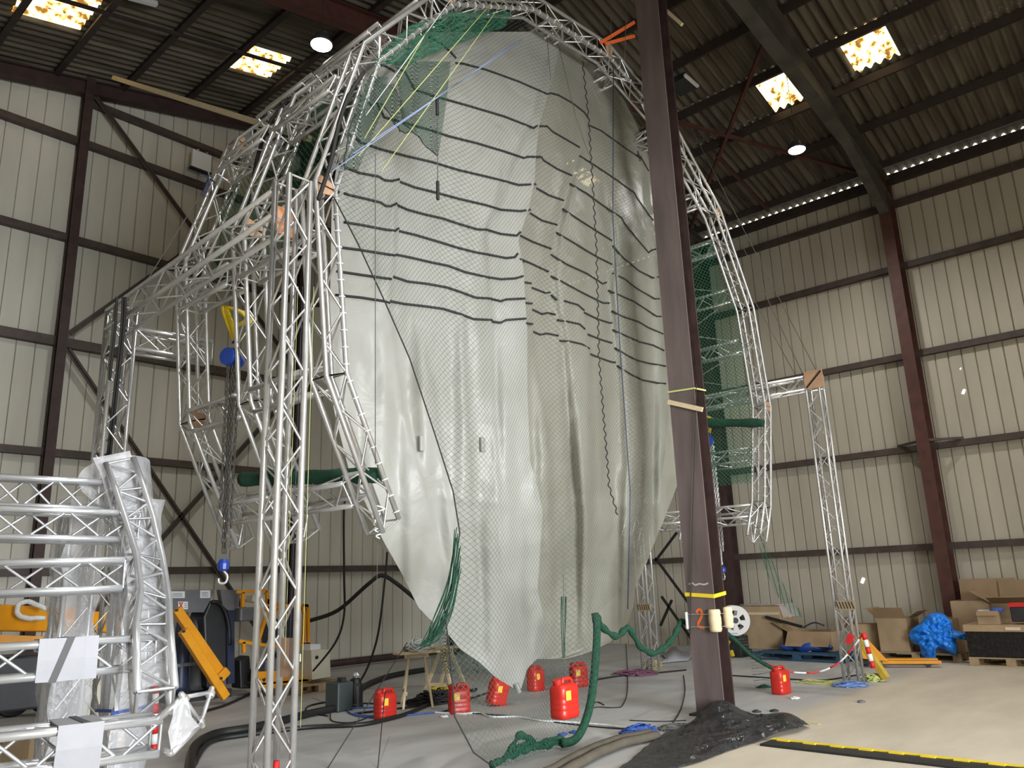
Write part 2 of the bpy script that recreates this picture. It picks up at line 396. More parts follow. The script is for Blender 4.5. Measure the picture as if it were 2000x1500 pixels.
# bracing of the end wall
for a, b, lab in (((4.8, 11.1), (9.4, 6.5), 'upper, falling to the right'), ((4.8, 6.25), (9.4, 11.3), 'upper, rising to the right'), ((4.8, 5.95), (9.4, .15), 'lower, falling to the right'), ((4.8, .3), (9.4, 5.9), 'lower, rising to the right')):
    mb = MB(); mb.bar((a[0], YG-.12, a[1]), (b[0], YG-.12, b[1]), .012, .10, (0, 1, 0) if False else (0, 0, 1)); mb.bar((a[0], YG-.12, a[1]), (b[0], YG-.12, b[1]), .07, .01, (0, 0, 1)); st(mb, 'wall_brace', M['girt'], 'diagonal brace on the far end wall, ' + lab, 'brace')
# purlins
for k, x in enumerate((17.42, 16.1, 14.85, 13.68, 12.45, 11.2, 9.9)):
    mb = MB(); mb.bar((x, YB, roofz(x)-.13), (x, YG+.1, roofz(x)-.13), .075, .16, (-SLOPE, 0, 1)); st(mb, 'purlin', M['roofsteel'], 'roof purlin of the right slope, number %d from the eaves' % (k+1), 'purlin')
for k, x in enumerate((.6, 1.8, 3.0, 4.1, 5.3, 6.55, 7.85)):
    mb = MB(); mb.bar((x, YB, roofz(x)-.13), (x, YG+.1, roofz(x)-.13), .10, .16, (SLOPE, 0, 1)); st(mb, 'purlin', M['roofsteel'], 'roof purlin of the left slope, number %d from the left wall' % (k+1), 'purlin')
# portal frames
for y, lab in ((4.35, 'nearer'), (8.95, 'farther'), (-.5, 'nearest')):
    mb = ibeam((XR-.32, y, 0), (XR-.32, y, EAVE-.3), .44, .24, (1, 0, 0)); st(mb, 'side_column', M['rust'] if y < 5 else M['steel'], 'red brown steel column against the right side wall, %s one' % lab, 'column')
    mb = MB(); dp = lambda x: .52+.10*max(0, XR-2.4-x); xs = (XR-.1, XR-2.4, XRIDGE)
    for xa, xb in zip(xs, xs[1:]):
        ta, tb, ba, bb = roofz(xa)-.24, roofz(xb)-.24, roofz(xa)-.24-dp(xa), roofz(xb)-.24-dp(xb)
        mb.bar((xa, y, ta), (xb, y, tb), .24, .018); mb.bar((xa, y, ba), (xb, y, bb), .26, .018); mb.prism([(xa, y-.006, ta), (xb, y-.006, tb), (xb, y-.006, bb), (xa, y-.006, ba)], (0, .012, 0))
    mb.prism([(XR-.55, y-.1, EAVE-1.15), (XR-.55, y-.1, EAVE-.5), (XR-3, y-.1, roofz(XR-3)-.7)], (0, .2, 0))
    st(mb, 'rafter', M['dusty'], 'dark roof rafter with haunch above the %s right wall column' % lab, 'rafter')
for y, lab in ((10.15, 'far'), (4.35, 'near')):
    st(ibeam((XL, y, roofz(XL)-.45), (XRIDGE, y, roofz(XRIDGE)-.45), .42, .22, (-SLOPE, 0, 1)), 'rafter', M['rust'], 'red brown roof rafter of the left slope, %s one' % lab, 'rafter')
mb = MB(); mb.bar((-.5, 12.45, roofz(-.5)-.22), (XRIDGE, 12.45, roofz(XRIDGE)-.22), .06, .05); st(mb, 'sag_bar', M['roofsteel'], 'thin tie bar crossing the left roof purlins', 'tie bar')
for a, b, lab in (((17.3, 4.6), (11.2, 8.8), 'rising away'), ((17.0, 8.8), (12.6, 4.6), 'rising towards the camera'), ((17.4, 6.9), (15.0, 6.95), 'short')):
    mb = MB(); za, zb = roofz(a[0])-.28, roofz(b[0])-.28; mb.bar((a[0], a[1], za), (b[0], b[1], zb), .07, .07); st(mb, 'roof_brace', M['rust'], 'diagonal roof brace of the right slope, ' + lab, 'brace')
mb = MB()
for z in (4.16,): mb.bar((XR-.5, 4.35, z), (XR-.08, 4.95, z), .05, .05); mb.bar((XR-.5, 4.35, z), (XR-.08, 3.7, z), .05, .05)
st(mb, 'knee_brace', M['girt'], 'small knee braces between right wall column and wall rail', 'brace')
mb = MB(); mb.tube([(8.6, 14.72, .11), (17.0, 14.72, .11)], .075, 10); mb.build('floor_pipe', M['steel'], label='dark pipe lying along the foot of the far end wall', cat='pipe')

# ---------------------------------------------------------------- lamps
lamp_disc = emat('lamp_disc', (1, 1, 1), 30)
def high_bay(x, y, z, label, seen=True, power=None):
    t = thing('high_bay_lamp', label, 'lamp', (x, y, z), 'round high bay lamps')
    m = MB(); m.lathe((x, y, z), [(.16, .0), (.165, .02), (.165, .05), (.12, .075), (.10, .16), (.03, .18), (.02, .2)], 24); m.build('housing', M['darkgrey'], t, smooth=False)
    m = MB(); m.lathe((x, y, z-.012), [(.005, -.002), (.15, -.002), (.155, .005), (.155, .012)], 24); m.build('light_disc', lamp_disc, t)
    m = MB(); m.tube([(x, y, z+.2), (x, y, roofz(x))], .006, 6); m.build('hanger', M['cord'], t)
    l = bpy.data.lights.new('lamp_light', 'SPOT'); l.energy = power or LAMP_W; l.spot_size = math.radians(160); l.spot_blend = .6; l.shadow_soft_size = .16; l.color = (1, .97, .93)
    o = bpy.data.objects.new('lamp_light', l); COL.objects.link(o); o.parent = t; o.location = (0, 0, -.04)
high_bay(5.81, 8.71, 9.5, 'round lit high bay lamp hanging above the left side of the arch')
high_bay(13.93, 4.83, 9.5, 'round lit high bay lamp hanging under the right roof slope')
for x, y in ((3.0, 3.0), (8.2, .6), (13.6, -1.2), (3.0, -4.5), (8.5, -5.0)):
    high_bay(x, y, 9.5, 'round lit high bay lamp out of the picture behind the viewer')

# floodlight panel on the end wall
t = thing('wall_floodlight', 'square white floodlight panel mounted high on the far end wall', 'lamp', PY((395, 315), YG-.2))
c = PY((393, 315), YG-.2)
m = MB(); m.box(c, (.42, .07, .40)); m.build('panel', M['paper'], t, bevel=.012)
m = MB(); m.box(c+V((0, .03, -.21)), (.46, .12, .03)); m.build('bracket', M['darkgrey'], t)
for dx in (-.1, .1):
    m = MB(); m.lathe(c+V((dx, -.02, .20)), [(.03, 0), (.03, .03), (.01, .04)], 10); m.build('clamp', M['alu'], t)

# ---------------------------------------------------------------- near column with the painted number
XC = 9.0; y0, y1 = 4.84, 5.21
t = thing('steel_column', 'tall brown steel column in front of the sheet painted with an orange 2', 'column', (XC+.15, (y0+y1)/2, 0))
colface = mat('chipped_column_paint', (.165, .125, .118), .45, 0, .35, 1.6, col2=(.095, .07, .066), stretch=(1, 3, .5), det=7)
m = MB(); zt = roofz(XC)-.35
m.box((XC+.012, (y0+y1)/2, zt/2), (.024, y1-y0, zt)); m.build('front_flange', colface, t)
m = MB(); m.box((XC+.14, (y0+y1)/2, zt/2), (.24, .014, zt)); m.build('web', M['steel'], t)
m = MB(); m.box((XC+.272, (y0+y1)/2, zt/2), (.024, y1-y0, zt)); m.build('rear_flange', M['steel'], t)
m = MB(); m.box((XC+.14, (y0+y1)/2, .012), (.42, .5, .024)); m.build('base_plate', M['steel'], t)
num = mat('orange_spray_paint', (.80, .16, .03), .6)
pp = [(1360, 1197), (1363, 1192), (1367, 1191), (1370, 1195), (1371, 1201), (1368, 1209), (1364, 1217), (1364, 1222), (1368, 1225), (1376, 1226)]
P3 = smooth([PX(p, XC-.004) for p in pp], 5); m = MB(); hw = .016
for a, b in zip(P3, P3[1:]): m.bar(a, b, .004, .034, (1, 0, 0)) if False else m.bar(a, b, .034, .004, (1, 0, 0))
m.build('painted_number', num, t)
m = MB()
pp = [(1345, 1141), (1352, 1139), (1358, 1143), (1366, 1140), (1375, 1142), (1383, 1139)]
P3 = [PX(p, XC-.003) for p in pp]
for a, b in zip(P3, P3[1:]): m.bar(a, b, .02, .003, (1, 0, 0))
m.build('paint_edge', mat('pale_primer', (.42, .36, .33), .7), t)
# straps, foam pads, batten tied to the column
def band(z, h, name, label, cat, mm, tilt=0, thick=.006):
    mb = MB(); e = .012
    pts = [(XC-e, y1+e, z+tilt), (XC-e, y0-e, z), (XC+.30, y0-e, z+tilt), (XC+.30, y1+e, z+tilt)]
    for a, b in zip(pts, pts[1:]+pts[:1]): mb.bar(a, b, thick, h, (0, 0, 1))
    return mb.build(name, mm, label=label, cat=cat)
zc = lambda p: PX(p, XC).z
band(zc((1365, 1165)), .045, 'strap', 'yellow strap wound round the brown column just above the painted 2', 'strap', M['yellow'], .03)
band(zc((1340, 762)), .022, 'strap', 'thin yellow strap round the brown column at mid height above the wooden strip', 'strap', M['yellowrope'], .02)
def pad(c, r, h, label):
    o = MB(); rings = []
    for k in range(9):
        z = -h/2+h*k/8; rr = r*(1.0 if k not in (2, 6) else .92)*(1 if 0 < k < 8 else .85)
        rings.append((rr, z))
    o.lathe(c, rings, 16); return o.build('foam_pad', M['foam'], label=label, cat='pad', smooth=True)
zp = zc((1385, 1212))
pad((XC+.0, y0+.01, zp), .075, .26, 'cream foam roll strapped on the near edge of the brown column beside the 2')
pad((XC+.31, y0+.0, zp+.02), .065, .25, 'cream foam roll strapped on the rear edge of the brown column')
m = MB(); m.box((XC-.005, y1+.015, zp), (.05, .02, .2)); m.build('corner_guard', M['white'], label='white corner protector strapped to the left edge of the brown column', cat='guard')
for dz, n in ((.075, 'upper'), (-.075, 'lower')): band(zp+dz, .008, 'wire_strap', 'thin %s wire strap tying the foam rolls to the brown column' % n, 'strap', M['alu'], .0, .008)
a, b = PX((1305, 785), XC-.02), PX((1372, 800), XC-.02)
m = MB(); m.bar(a, b, .03, .06); m.build('wood_strip', M['wood'], label='pale wooden strip fixed across the brown column at mid height', cat='wood strip')
m = MB(); m.bar(PX((1278, 0), 9.4), PX((1332, 48), 9.4), .04, .05); m.build('wood_strip', M['wood'], label='pale wooden strip at the very top of the brown column', cat='wood strip')
m = MB(); m.tube([PX((1360, 750), XC-.02), PX((1353, 1000), XC-.03), PX((1350, 1120), XC-.02), PX((1348, 1240), XC-.02)], .006, 6); m.build('cable', M['cord'], label='thin dark cable running down the face of the brown column', cat='cable')
for a, b, n in (((1240, 43), (1172, 84), 'upper'), ((1240, 70), (1182, 86), 'lower')):
    A, B = PX(a, 9.02), PY(b, 5.4); m = MB(); m.bar(A, B, .008, .05); m.build('ratchet_strap', M['orangestrap'], label='orange ratchet strap from the brown column to the arch, %s one' % n, cat='strap')

# ---------------------------------------------------------------- aluminium trusses
TS, TR, BR = .214, .0235, .0095
def truss_parts(t, pts, A, B, panel=.26, s=TS, tr=TR, br=BR, m=None, faces=(0, 1, 2, 3), rungs=True, nseg=8):
    """box truss through pts; A, B: unit vectors of the section at every station"""
    m = m or M['alu']; h = s/2
    cs = [[V(p)+a*(sa*h)+b*(sb*h) for p, a, b in zip(pts, A, B)] for sa, sb in ((-1, -1), (1, -1), (1, 1), (-1, 1))]
    for c in cs:
        mb = MB(); mb.tube(c, tr, nseg); mb.build('chord', m, t, smooth=True)
    mb = MB()
    for i in range(len(pts)-1):
        n = max(2, round((V(pts[i+1])-V(pts[i])).length/panel))
        P = [[c[i].lerp(c[i+1], k/n) for k in range(n+1)] for c in cs]
        for f in faces:
            p, q = P[f], P[(f+1) % 4]
            for k in range(n):
                a, b = (p[k], q[k+1]) if (k+f) % 2 == 0 else (q[k], p[k+1])
                mb.tube([a, b], br, 5, False)
            if rungs:
                for k in (0, n): mb.tube([p[k], q[k]], br, 5, False)
    mb.build('lattice', m, t, smooth=True)
    return cs
def straight(name, label, a, b, up, cat='truss', group=None, **k):
    a, b = V(a), V(b); d = (b-a).normalized(); up = V(up); x = d.cross(up).normalized(); z = x.cross(d)
    t = thing(name, label, cat, a, group)
    cs = truss_parts(t, [a, b], [x, x], [z, z], **k)
    return t
# portals either side of the arch
PLX, PRX = 3.16, 12.78
straight('truss_tower', 'tall aluminium box truss tower nearest the camera left of the sheet', (PLX, 5.08, 0), (PLX, 5.08, 4.80), (0, 1, 0), group='portal towers', nseg=12, s=.195)
straight('truss_tower', 'aluminium truss tower at the far left behind the wrapped trusses', (PLX, 8.28, 0), (PLX, 8.28, 4.56), (0, 1, 0), group='portal towers')
straight('truss_tower', 'aluminium truss tower standing right of the brown column near the yellow post', (PRX, 4.67, 0), (PRX, 4.67, 4.75), (0, 1, 0), group='portal towers')
straight('truss_tower', 'aluminium truss tower half hidden between sheet and brown column', (PRX, 8.25, 0), (PRX, 8.25, 4.75), (0, 1, 0), group='portal towers')
straight('truss_beam', 'horizontal truss beam of the left portal running back from the near tower', (PLX, 5.2, 4.62), (PLX, 8.40, 4.45), (0, 0, 1), group='portal beams', nseg=10)
straight('truss_beam', 'short truss from the top of the far left tower towards the rear arch rib', (PLX+.12, 8.28, 4.25), (4.1, 8.2, 4.25), (0, 0, 1), group='portal beams')
straight('truss_beam', 'horizontal truss beam of the right portal with a plywood plate at its end', (PRX, 4.55, 4.66), (PRX, 8.37, 4.66), (0, 0, 1), group='portal beams')
# plates and poles on the towers
m = MB(); m.box((PRX-.14, 4.62, 4.68), (.02, .30, .30)); o = m.build('plywood_plate', M['ply'], label='square plywood plate with a black diagonal strap at the top of the right tower', cat='plate')
m = MB(); m.bar((PRX-.153, 4.75, 4.56), (PRX-.153, 4.49, 4.80), .03, .006, (1, 0, 0)); m.build('strap', M['cord'], o)
m = MB(); m.box((PLX+.08, 5.30, 4.55), (.22, .02, .24)); m.build('plywood_plate', mat('orange_plywood', (.62, .27, .13), .6), label='orange plywood plate at the top of the near left tower', cat='plate')
for p, X, lab in (((1652, 1182), PRX-.15, 'right tower beside the cardboard boxes'), ((1258, 1186), PRX-.15, 'tower half hidden behind the brown column')):
    c = PX(p, X); m = MB(); m.box(c, (.02, .28, .13)); o = m.build('wood_block', M['palletwood'], label='brown wooden board tied with black cord to the %s' % lab, cat='board')
    m = MB()
    for k in range(6): m.bar(c+V((-.013, -.12+.045*k, -.05)), c+V((-.013, -.09+.045*k, .05)), .014, .004, (1, 0, 0))
    m.build('lashing', M['cord'], o)
c = V((PLX+.10, 5.08, PX((560, 1282), PLX+.15).z)); m = MB(); m.box(c, (.03, .15, .26)); o = m.build('clamp_board', mat('pink_plywood', (.66, .42, .30), .6), label='pink plywood board clamped to the near left tower low down', cat='board')
m = MB(); m.box(c+V((.02, 0, 0)), (.01, .24, .05)); m.build('clamp_band', M['alu'], o)
# the arch: three ribs
AC, AZ, RAD = 8.12, 4.65, 4.45
def arch_pt(th, R=RAD): return AC+R*math.cos(math.radians(th)), AZ+R*math.sin(math.radians(th))
kinks = [-34, -26, -3.8, 18.4, 40.7, 63, 85.2, 107.5, 129.7, 152, 174.3, 196.5, 214.5]
RIBY = (5.52, 6.72, 7.92)
for y, lab in zip(RIBY, ('front', 'middle', 'rear')):
    t = thing('arch_rib', '%s rib of the big round aluminium truss arch around the sheet' % lab, 'arch rib', (AC, y, AZ), 'arch ribs')
    pts = [V((arch_pt(k)[0], y, arch_pt(k)[1])) for k in kinks]
    A = [V((math.cos(math.radians(k)), 0, math.sin(math.radians(k)))) for k in kinks]; B = [V((0, 1, 0))]*len(kinks)
    cs = truss_parts(t, pts, A, B, panel=.27, rungs=True)
    for q in range(2, len(kinks)-1):
        if (q+int(y*3)) % 2: continue
        er, ta = A[q], V((-A[q].z, 0, A[q].x)); mb = MB(); c_ = pts[q]-V((0, TS*.5+.002, 0))
        mb.prism([c_+er*.10-ta*.10, c_+er*.10+ta*.10, c_-er*.10+ta*.05, c_-er*.10-ta*.05], (0, .012, 0)); mb.build('joint_plate', M['ply'], t, label='brown plywood joint plate')
    if y == RIBY[0]:
        # cable ties fixing the net to the inner front chord
        mb = MB(); c = cs[0]
        for a, b in zip(c, c[1:]):
            n = int((b-a).length/.14)
            for k in range(n):
                p = a.lerp(b, (k+.5)/n); d = (b-a).normalized(); mb.tube([p-d*.005, p+d*.005], .031, 8)
        mb.build('cable_ties', M['paper'], t, kind='stuff')
laterals = [(-28, 'low on the right'), (-14.5, 'right, second from the bottom'), (10.5, 'right, just above the portal beam'), (22.3, 'right, two above the portal beam'), (33.8, 'right, three above the portal beam'), (45, 'right, four above the portal beam'),
            (62, 'upper right'), (80, 'near the top right'), (97, 'near the top left'), (118, 'upper left above the sheet'), (132, 'upper left, second'), (145, 'upper left, third'), (158, 'left above the portal beam'), (180, 'left level with the yellow sling'), (196.5, 'left below the sling'), (209.5, 'lowest on the left')]
for th, lab in laterals:
    x, z = arch_pt(th); er = V((math.cos(math.radians(th)), 0, math.sin(math.radians(th))))
    for q, (ya, yb) in enumerate(((RIBY[0]+.12, RIBY[1]-.12), (RIBY[1]+.12, RIBY[2]-.12))):
        straight('cross_truss', 'short %s truss joining the arch ribs, %s' % ('front' if q == 0 else 'rear', lab), (x, ya, z), (x, yb, z), er, group='cross trusses of the arch', nseg=6)
# thin diagonal ties between the ribs on the right
for k, (ta, tb) in enumerate(((33.8, 22.3), (22.3, 10.5), (10.5, 0))):
    m = MB(); xa, za = arch_pt(ta, 4.4); xb, zb = arch_pt(tb, 4.4)
    m.tube([(xa, RIBY[0], za), (xb, RIBY[2], zb)], .007, 5); m.tube([(xb, RIBY[0], zb), (xa, RIBY[2], za)], .007, 5)
    m.build('wire_tie', M['alu'], label=('top', 'middle', 'lowest')[k]+' pair of crossed thin wire ties between the arch ribs on the right', cat='wire')

# ---------------------------------------------------------------- hanging sheet
def surf(x, z):
    q = x-7.1; rt = math.sqrt(q*q+.16)
    s = 5.50 + .22*(rt-q)/2 + .07*(rt+q)/2 + .012*max(0, x-9)**2
    s += .25*math.exp(-((z-9.2)/1.2)**2)
    k = min(max((2.8-z)/2.6, 0), 1); s += .95*k*k*(3-2*k)*(1 if x < 9 else max(0, 1-(x-9)/2.5))
    return min(s, 7.5)
def onsurf(p, off=0.0):
    d = ray(p); y = 6.2
    for _ in range(40):
        q = C0 + d*(y/d.y); ny = surf(q.x, q.z)+off
        if abs(ny-y) < 1e-4: break
        y = y*.45+ny*.55
    return C0 + d*(y/d.y)
F1 = [(1085, 62), (1095, 80), (1080, 150), (1052, 250), (1046, 310), (1045, 350), (1032, 410), (1012, 470), (1022, 520), (1028, 620), (1030, 640), (1030, 760), (1035, 900), (1052, 960), (1060, 1000), (1050, 1150), (1066, 1230), (1062, 1270), (1051, 1285), (1030, 1305), (1018, 1345)]
LB = [(845, 62), (800, 75), (745, 110), (715, 145), (690, 205), (668, 280), (655, 340), (648, 400), (645, 560), (640, 700), (652, 800), (682, 920), (715, 985), (750, 1059), (784, 1119), (817, 1186), (840, 1210), (869, 1231), (898, 1267), (936, 1293), (970, 1325), (1005, 1345)]
def inv(poly): return [(x, y) for x, y in poly]
RB = [(1100, 76), (1145, 118), (1172, 132), (1215, 190), (1240, 235), (1262, 290), (1300, 400), (1330, 520), (1345, 700), (1345, 850), (1322, 950), (1295, 1020), (1268, 1085), (1240, 1150), (1238, 1180), (1225, 1220), (1190, 1255), (1150, 1275), (1105, 1287)]
F1b = [(x-34 if y > 120 else x-6, y) for x, y in F1]
folds = [([(1130, 290), (1115, 340), (1098, 400), (1085, 450), (1076, 530), (1080, 600), (1092, 640), (1104, 800), (1125, 1000), (1120, 1250)], .10, 60, 'R'),
         ([(1150, 235), (1165, 330), (1192, 450), (1195, 515), (1184, 555), (1192, 630), (1202, 710), (1212, 900), (1200, 1200)], .12, 90, 'R'),
         ([(1240, 260), (1255, 400), (1262, 500), (1270, 640), (1275, 800), (1268, 1000)], .08, 70, 'R'),
         ([(790, 340), (775, 400), (772, 500), (763, 590), (790, 800), (870, 1100)], .05, 80, 'L'),
         ([(985, 330), (970, 400), (950, 450), (952, 540), (962, 630), (968, 800), (985, 1100)], .05, 60, 'L'),
         ([(1066, 150), (1040, 230), (1000, 330), (975, 420)], .05, 30, 'L'),
         ([(905, 600), (915, 800), (925, 1000), (940, 1200)], .09, 45, 'L'),
         ([(820, 640), (850, 760), (880, 1000), (920, 1200)], .05, 60, 'L'),
         ([(1150, 650), (1160, 900), (1150, 1250)], .08, 40, 'R'), ([(1040, 650), (1075, 900), (1085, 1250)], .06, 40, 'R')]
def foldoff(x, y, side):
    o = 0
    for line, dep, wd, sd in folds:
        if sd != side or (sd == 'R' and line[0][1] < 300) or y < line[0][1]-60 or y > line[-1][1]+60: continue
        fx = lerp_poly(line, y); k = min(1, (y-line[0][1]+60)/140, (line[-1][1]+60-y)/140); d = x-fx
        if d >= -4: o += dep*k*math.exp(-max(d, 0)/wd)*(1 if d > 4 else (d+4)/8)
        else: o -= .35*dep*k*math.exp(d/wd)
    if side == 'R':
        fx = sorted([lerp_poly(F1b, y)]+[lerp_poly(l, y) for l, dd, ww, sd in folds if sd == 'R' and l[0][1] < 300])
        a = [f for f in fx if f <= x+4] or fx[:1]; d = max(0, x-a[-1]); k = min(max((y-150)/250, 0), 1)
        back = (a[-1]-a[-2] if len(a) > 1 else 0)
        wt = min(1, max(0, (d-2)/16)); wt = wt*wt*(3-2*wt)
        o += .0012*k*(d*wt+(d+(back if len(a) > 1 else 0))*(1-wt))
    g = min(max((y-380)/500, 0), 1)
    o += g*(.035*math.sin(x/13.+y/210.)+.02*math.sin(x/6.1-y/150.)*(1 if side == 'R' else .5))
    for yc in (764, 976): o -= .016*math.exp(-((y-yc-.03*(x-900)-4*math.sin(x/37.))/6)**2)*(.5+.5*math.sin(x/50.+yc))
    o += .05*noise.noise(V((x/90., y/170., 3 if side == 'L' else 8)))+.018*noise.noise(V((x/28., y/45., 1)))
    return o
def panel(left, right, y0, y1, side, ny, nx, extra):
    rows = []
    for i in range(ny+1):
        y = y0+(y1-y0)*i/ny; xl, xr = lerp_poly(left, y), lerp_poly(right, y); row = []
        for j in range(nx+1):
            x = xl+(xr-xl)*j/nx; row.append(onsurf((x, y), foldoff(x, y, side)+extra(x, y)))
        rows.append(row)
    return rows
sh = thing('hanging_sheet', 'huge white translucent plastic sheet with black bands hanging inside the arch', 'sheet', (8, 6, .5))
step = lambda y: .02+.24*min(max((y-120)/420, 0), 1)+.25*min(max((y-850)/250, 0), 1)
m = MB(); m.grid(panel(LB, F1, 62, 1345, 'L', 170, 70, lambda x, y: 0)); left_o = m.build('left_panel', M['sheet'], sh, smooth=True)
vL = (list(m.v), list(m.f))
m = MB(); m.grid(panel(F1b, RB, 76, 1287, 'R', 150, 60, lambda x, y: step(y))); m.build('right_panel', M['sheetdim'], sh, smooth=True)
vR = (list(m.v), list(m.f))
FLl = [(600, 560), (590, 620), (618, 740), (650, 830), (668, 900), (690, 985), (720, 1042), (757, 1080)]
FLr = [(680, 560), (690, 640), (710, 800), (740, 900), (760, 1000), (770, 1080)]
m = MB(); m.grid(panel(FLl, FLr, 600, 1078, 'L', 40, 12, lambda x, y: .75)); m.build('rear_flap', M['sheet'], sh, smooth=True)
m = MB(); a = onsurf((1008, 1335)); b = onsurf((1014, 1352), -.02); m.tube([a, b], .03, 10); m.build('end_tube', M['alu'], sh, label='short metal tube at the lower tip')
tree = BVHTree.FromPolygons([v for v in vL[0]+vR[0]], vL[1]+[tuple(i+len(vL[0]) for i in f) for f in vR[1]])
def hit(p, back=.012):
    d = ray(p).normalized(); r = tree.ray_cast(C0, d)
    if r[0] is None: return onsurf(p)
    return r[0]-d*back
z2 = lambda L: [(600+.35*x, .35*y) for x, y in L]
z5 = lambda L: [(600+.35*x, 450+.35*y) for x, y in L]
bands = [z2(L) for L in (
 [(828, 352), (870, 355), (1000, 390), (1180, 455), (1340, 525), (1360, 520), (1400, 530), (1480, 575), (1545, 625), (1575, 670)], [(1575, 700), (1640, 730), (1780, 830), (1870, 890), (1905, 955)],
 [(675, 205), (740, 240), (800, 290), (830, 325)], [(385, 358), (430, 365), (490, 400)],
 [(505, 382), (545, 400), (600, 500), (720, 540), (900, 590), (1100, 650), (1265, 715), (1280, 703), (1340, 705), (1370, 735), (1440, 775), (1520, 822)], [(1520, 870), (1600, 920), (1720, 1000), (1825, 1075), (1840, 1105), (1930, 1230)],
 [(260, 505), (310, 540), (370, 600)], [(390, 575), (430, 655), (560, 690), (700, 730), (790, 760), (950, 800), (1100, 845), (1210, 882), (1230, 875), (1305, 875), (1320, 895), (1400, 945), (1475, 978)],
 [(1465, 1025), (1560, 1080), (1640, 1140), (1700, 1180), (1755, 1215), (1770, 1245), (1850, 1345), (1905, 1410), (1925, 1395), (1945, 1390)],
 [(195, 720), (240, 755), (270, 770), (300, 795), (400, 830), (550, 870), (700, 905), (850, 950), (1000, 985), (1100, 1010), (1180, 1032), (1275, 1028)], [(1280, 1050), (1350, 1090), (1430, 1118)], [(1425, 1165), (1500, 1215), (1600, 1280), (1700, 1342)],
 [(150, 890), (200, 930), (290, 965), (400, 985), (430, 1005), (470, 1010), (515, 1000)], [(520, 1015), (600, 1045), (720, 1075), (850, 1110), (1000, 1145), (1080, 1170), (1190, 1178), (1245, 1170)], [(1245, 1190), (1310, 1230), (1395, 1255)], [(1390, 1298), (1480, 1350), (1560, 1400), (1620, 1435), (1700, 1475)],
 [(130, 1045), (180, 1075)], [(205, 1078), (240, 1090), (330, 1110), (410, 1130), (440, 1150), (470, 1150), (500, 1135)], [(505, 1145), (560, 1170), (650, 1195), (760, 1220), (850, 1250), (950, 1280), (1005, 1282), (1080, 1305), (1170, 1315), (1190, 1295)], [(1190, 1315), (1260, 1350), (1360, 1388)],
 [(150, 1220), (180, 1242)], [(205, 1240), (300, 1255), (430, 1280), (490, 1288), (510, 1275)], [(515, 1290), (600, 1310), (720, 1345), (850, 1385), (950, 1410), (1010, 1420), (1110, 1440), (1160, 1435), (1175, 1415)])]
bands += [z5(L) for L in (
 [(1705, 85), (1760, 150), (1850, 225), (1930, 265), (1965, 258)], [(1705, 240), (1770, 270), (1840, 325), (1940, 382), (1965, 382)],
 [(1360, 135), (1450, 190), (1560, 240), (1650, 298), (1670, 290)], [(1680, 335), (1740, 360), (1820, 395), (1890, 440), (1950, 480), (1975, 480)],
 [(1190, 160), (1250, 185), (1345, 230)], [(1360, 255), (1420, 285), (1530, 345), (1650, 405), (1685, 405)], [(1700, 450), (1760, 480), (1850, 510), (1900, 540), (1985, 577)],
 [(185, 95), (300, 110), (490, 140)], [(495, 135), (580, 152), (700, 180), (790, 198), (880, 232), (1000, 260), (1080, 272), (1160, 268), (1205, 255)], [(1215, 290), (1250, 295)], [(1255, 320), (1330, 350), (1355, 345)], [(1360, 360), (1390, 385), (1440, 395), (1510, 415), (1545, 445)], [(1545, 458), (1620, 495), (1690, 517), (1700, 515)], [(1705, 555), (1760, 580), (1850, 620), (1930, 640), (1990, 670)],
 [(165, 228), (300, 248), (470, 272)], [(480, 258), (560, 285), (670, 298), (780, 318), (860, 345), (940, 375), (1020, 380), (1080, 395), (1110, 385), (1215, 380)], [(1220, 405), (1255, 408)], [(1258, 442), (1310, 467), (1340, 460), (1385, 470)], [(1395, 500), (1450, 508), (1520, 523), (1550, 550)], [(1565, 580), (1640, 610), (1700, 628)], [(1715, 655), (1790, 700), (1840, 725), (1900, 740), (2000, 757)],
 [(158, 360), (300, 375), (420, 393), (460, 405)], [(465, 395), (540, 410), (670, 425), (760, 438), (850, 465), (930, 495), (1030, 500)], [(1030, 508), (1080, 515), (1110, 500), (1220, 492)], [(1225, 518), (1258, 522)], [(1262, 565), (1300, 582), (1340, 575), (1400, 588)], [(1408, 615), (1470, 620), (1535, 635), (1575, 660)], [(1580, 690), (1650, 718), (1700, 735), (1720, 737)], [(1730, 755), (1800, 800), (1870, 835), (1960, 852), (2000, 855)])]
def resample(L, st=9):
    out = [L[0]]
    for a, b in zip(L, L[1:]):
        n = max(1, int(math.hypot(b[0]-a[0], b[1]-a[1])/st))
        out += [(a[0]+(b[0]-a[0])*k/n, a[1]+(b[1]-a[1])*k/n) for k in range(1, n+1)]
    return out
for L in bands:
    m = MB(); m.tube([hit(p) for p in resample(L)], .0135, 6); m.build('black_band', M['cord'], sh, smooth=True)
for p in ((824, 866), (943, 868)):
    c = hit(p, .02); m = MB(); m.box(c, (.06, .03, .16)); m.build('stiffener_pocket', M['sheet'], sh, bevel=.01)

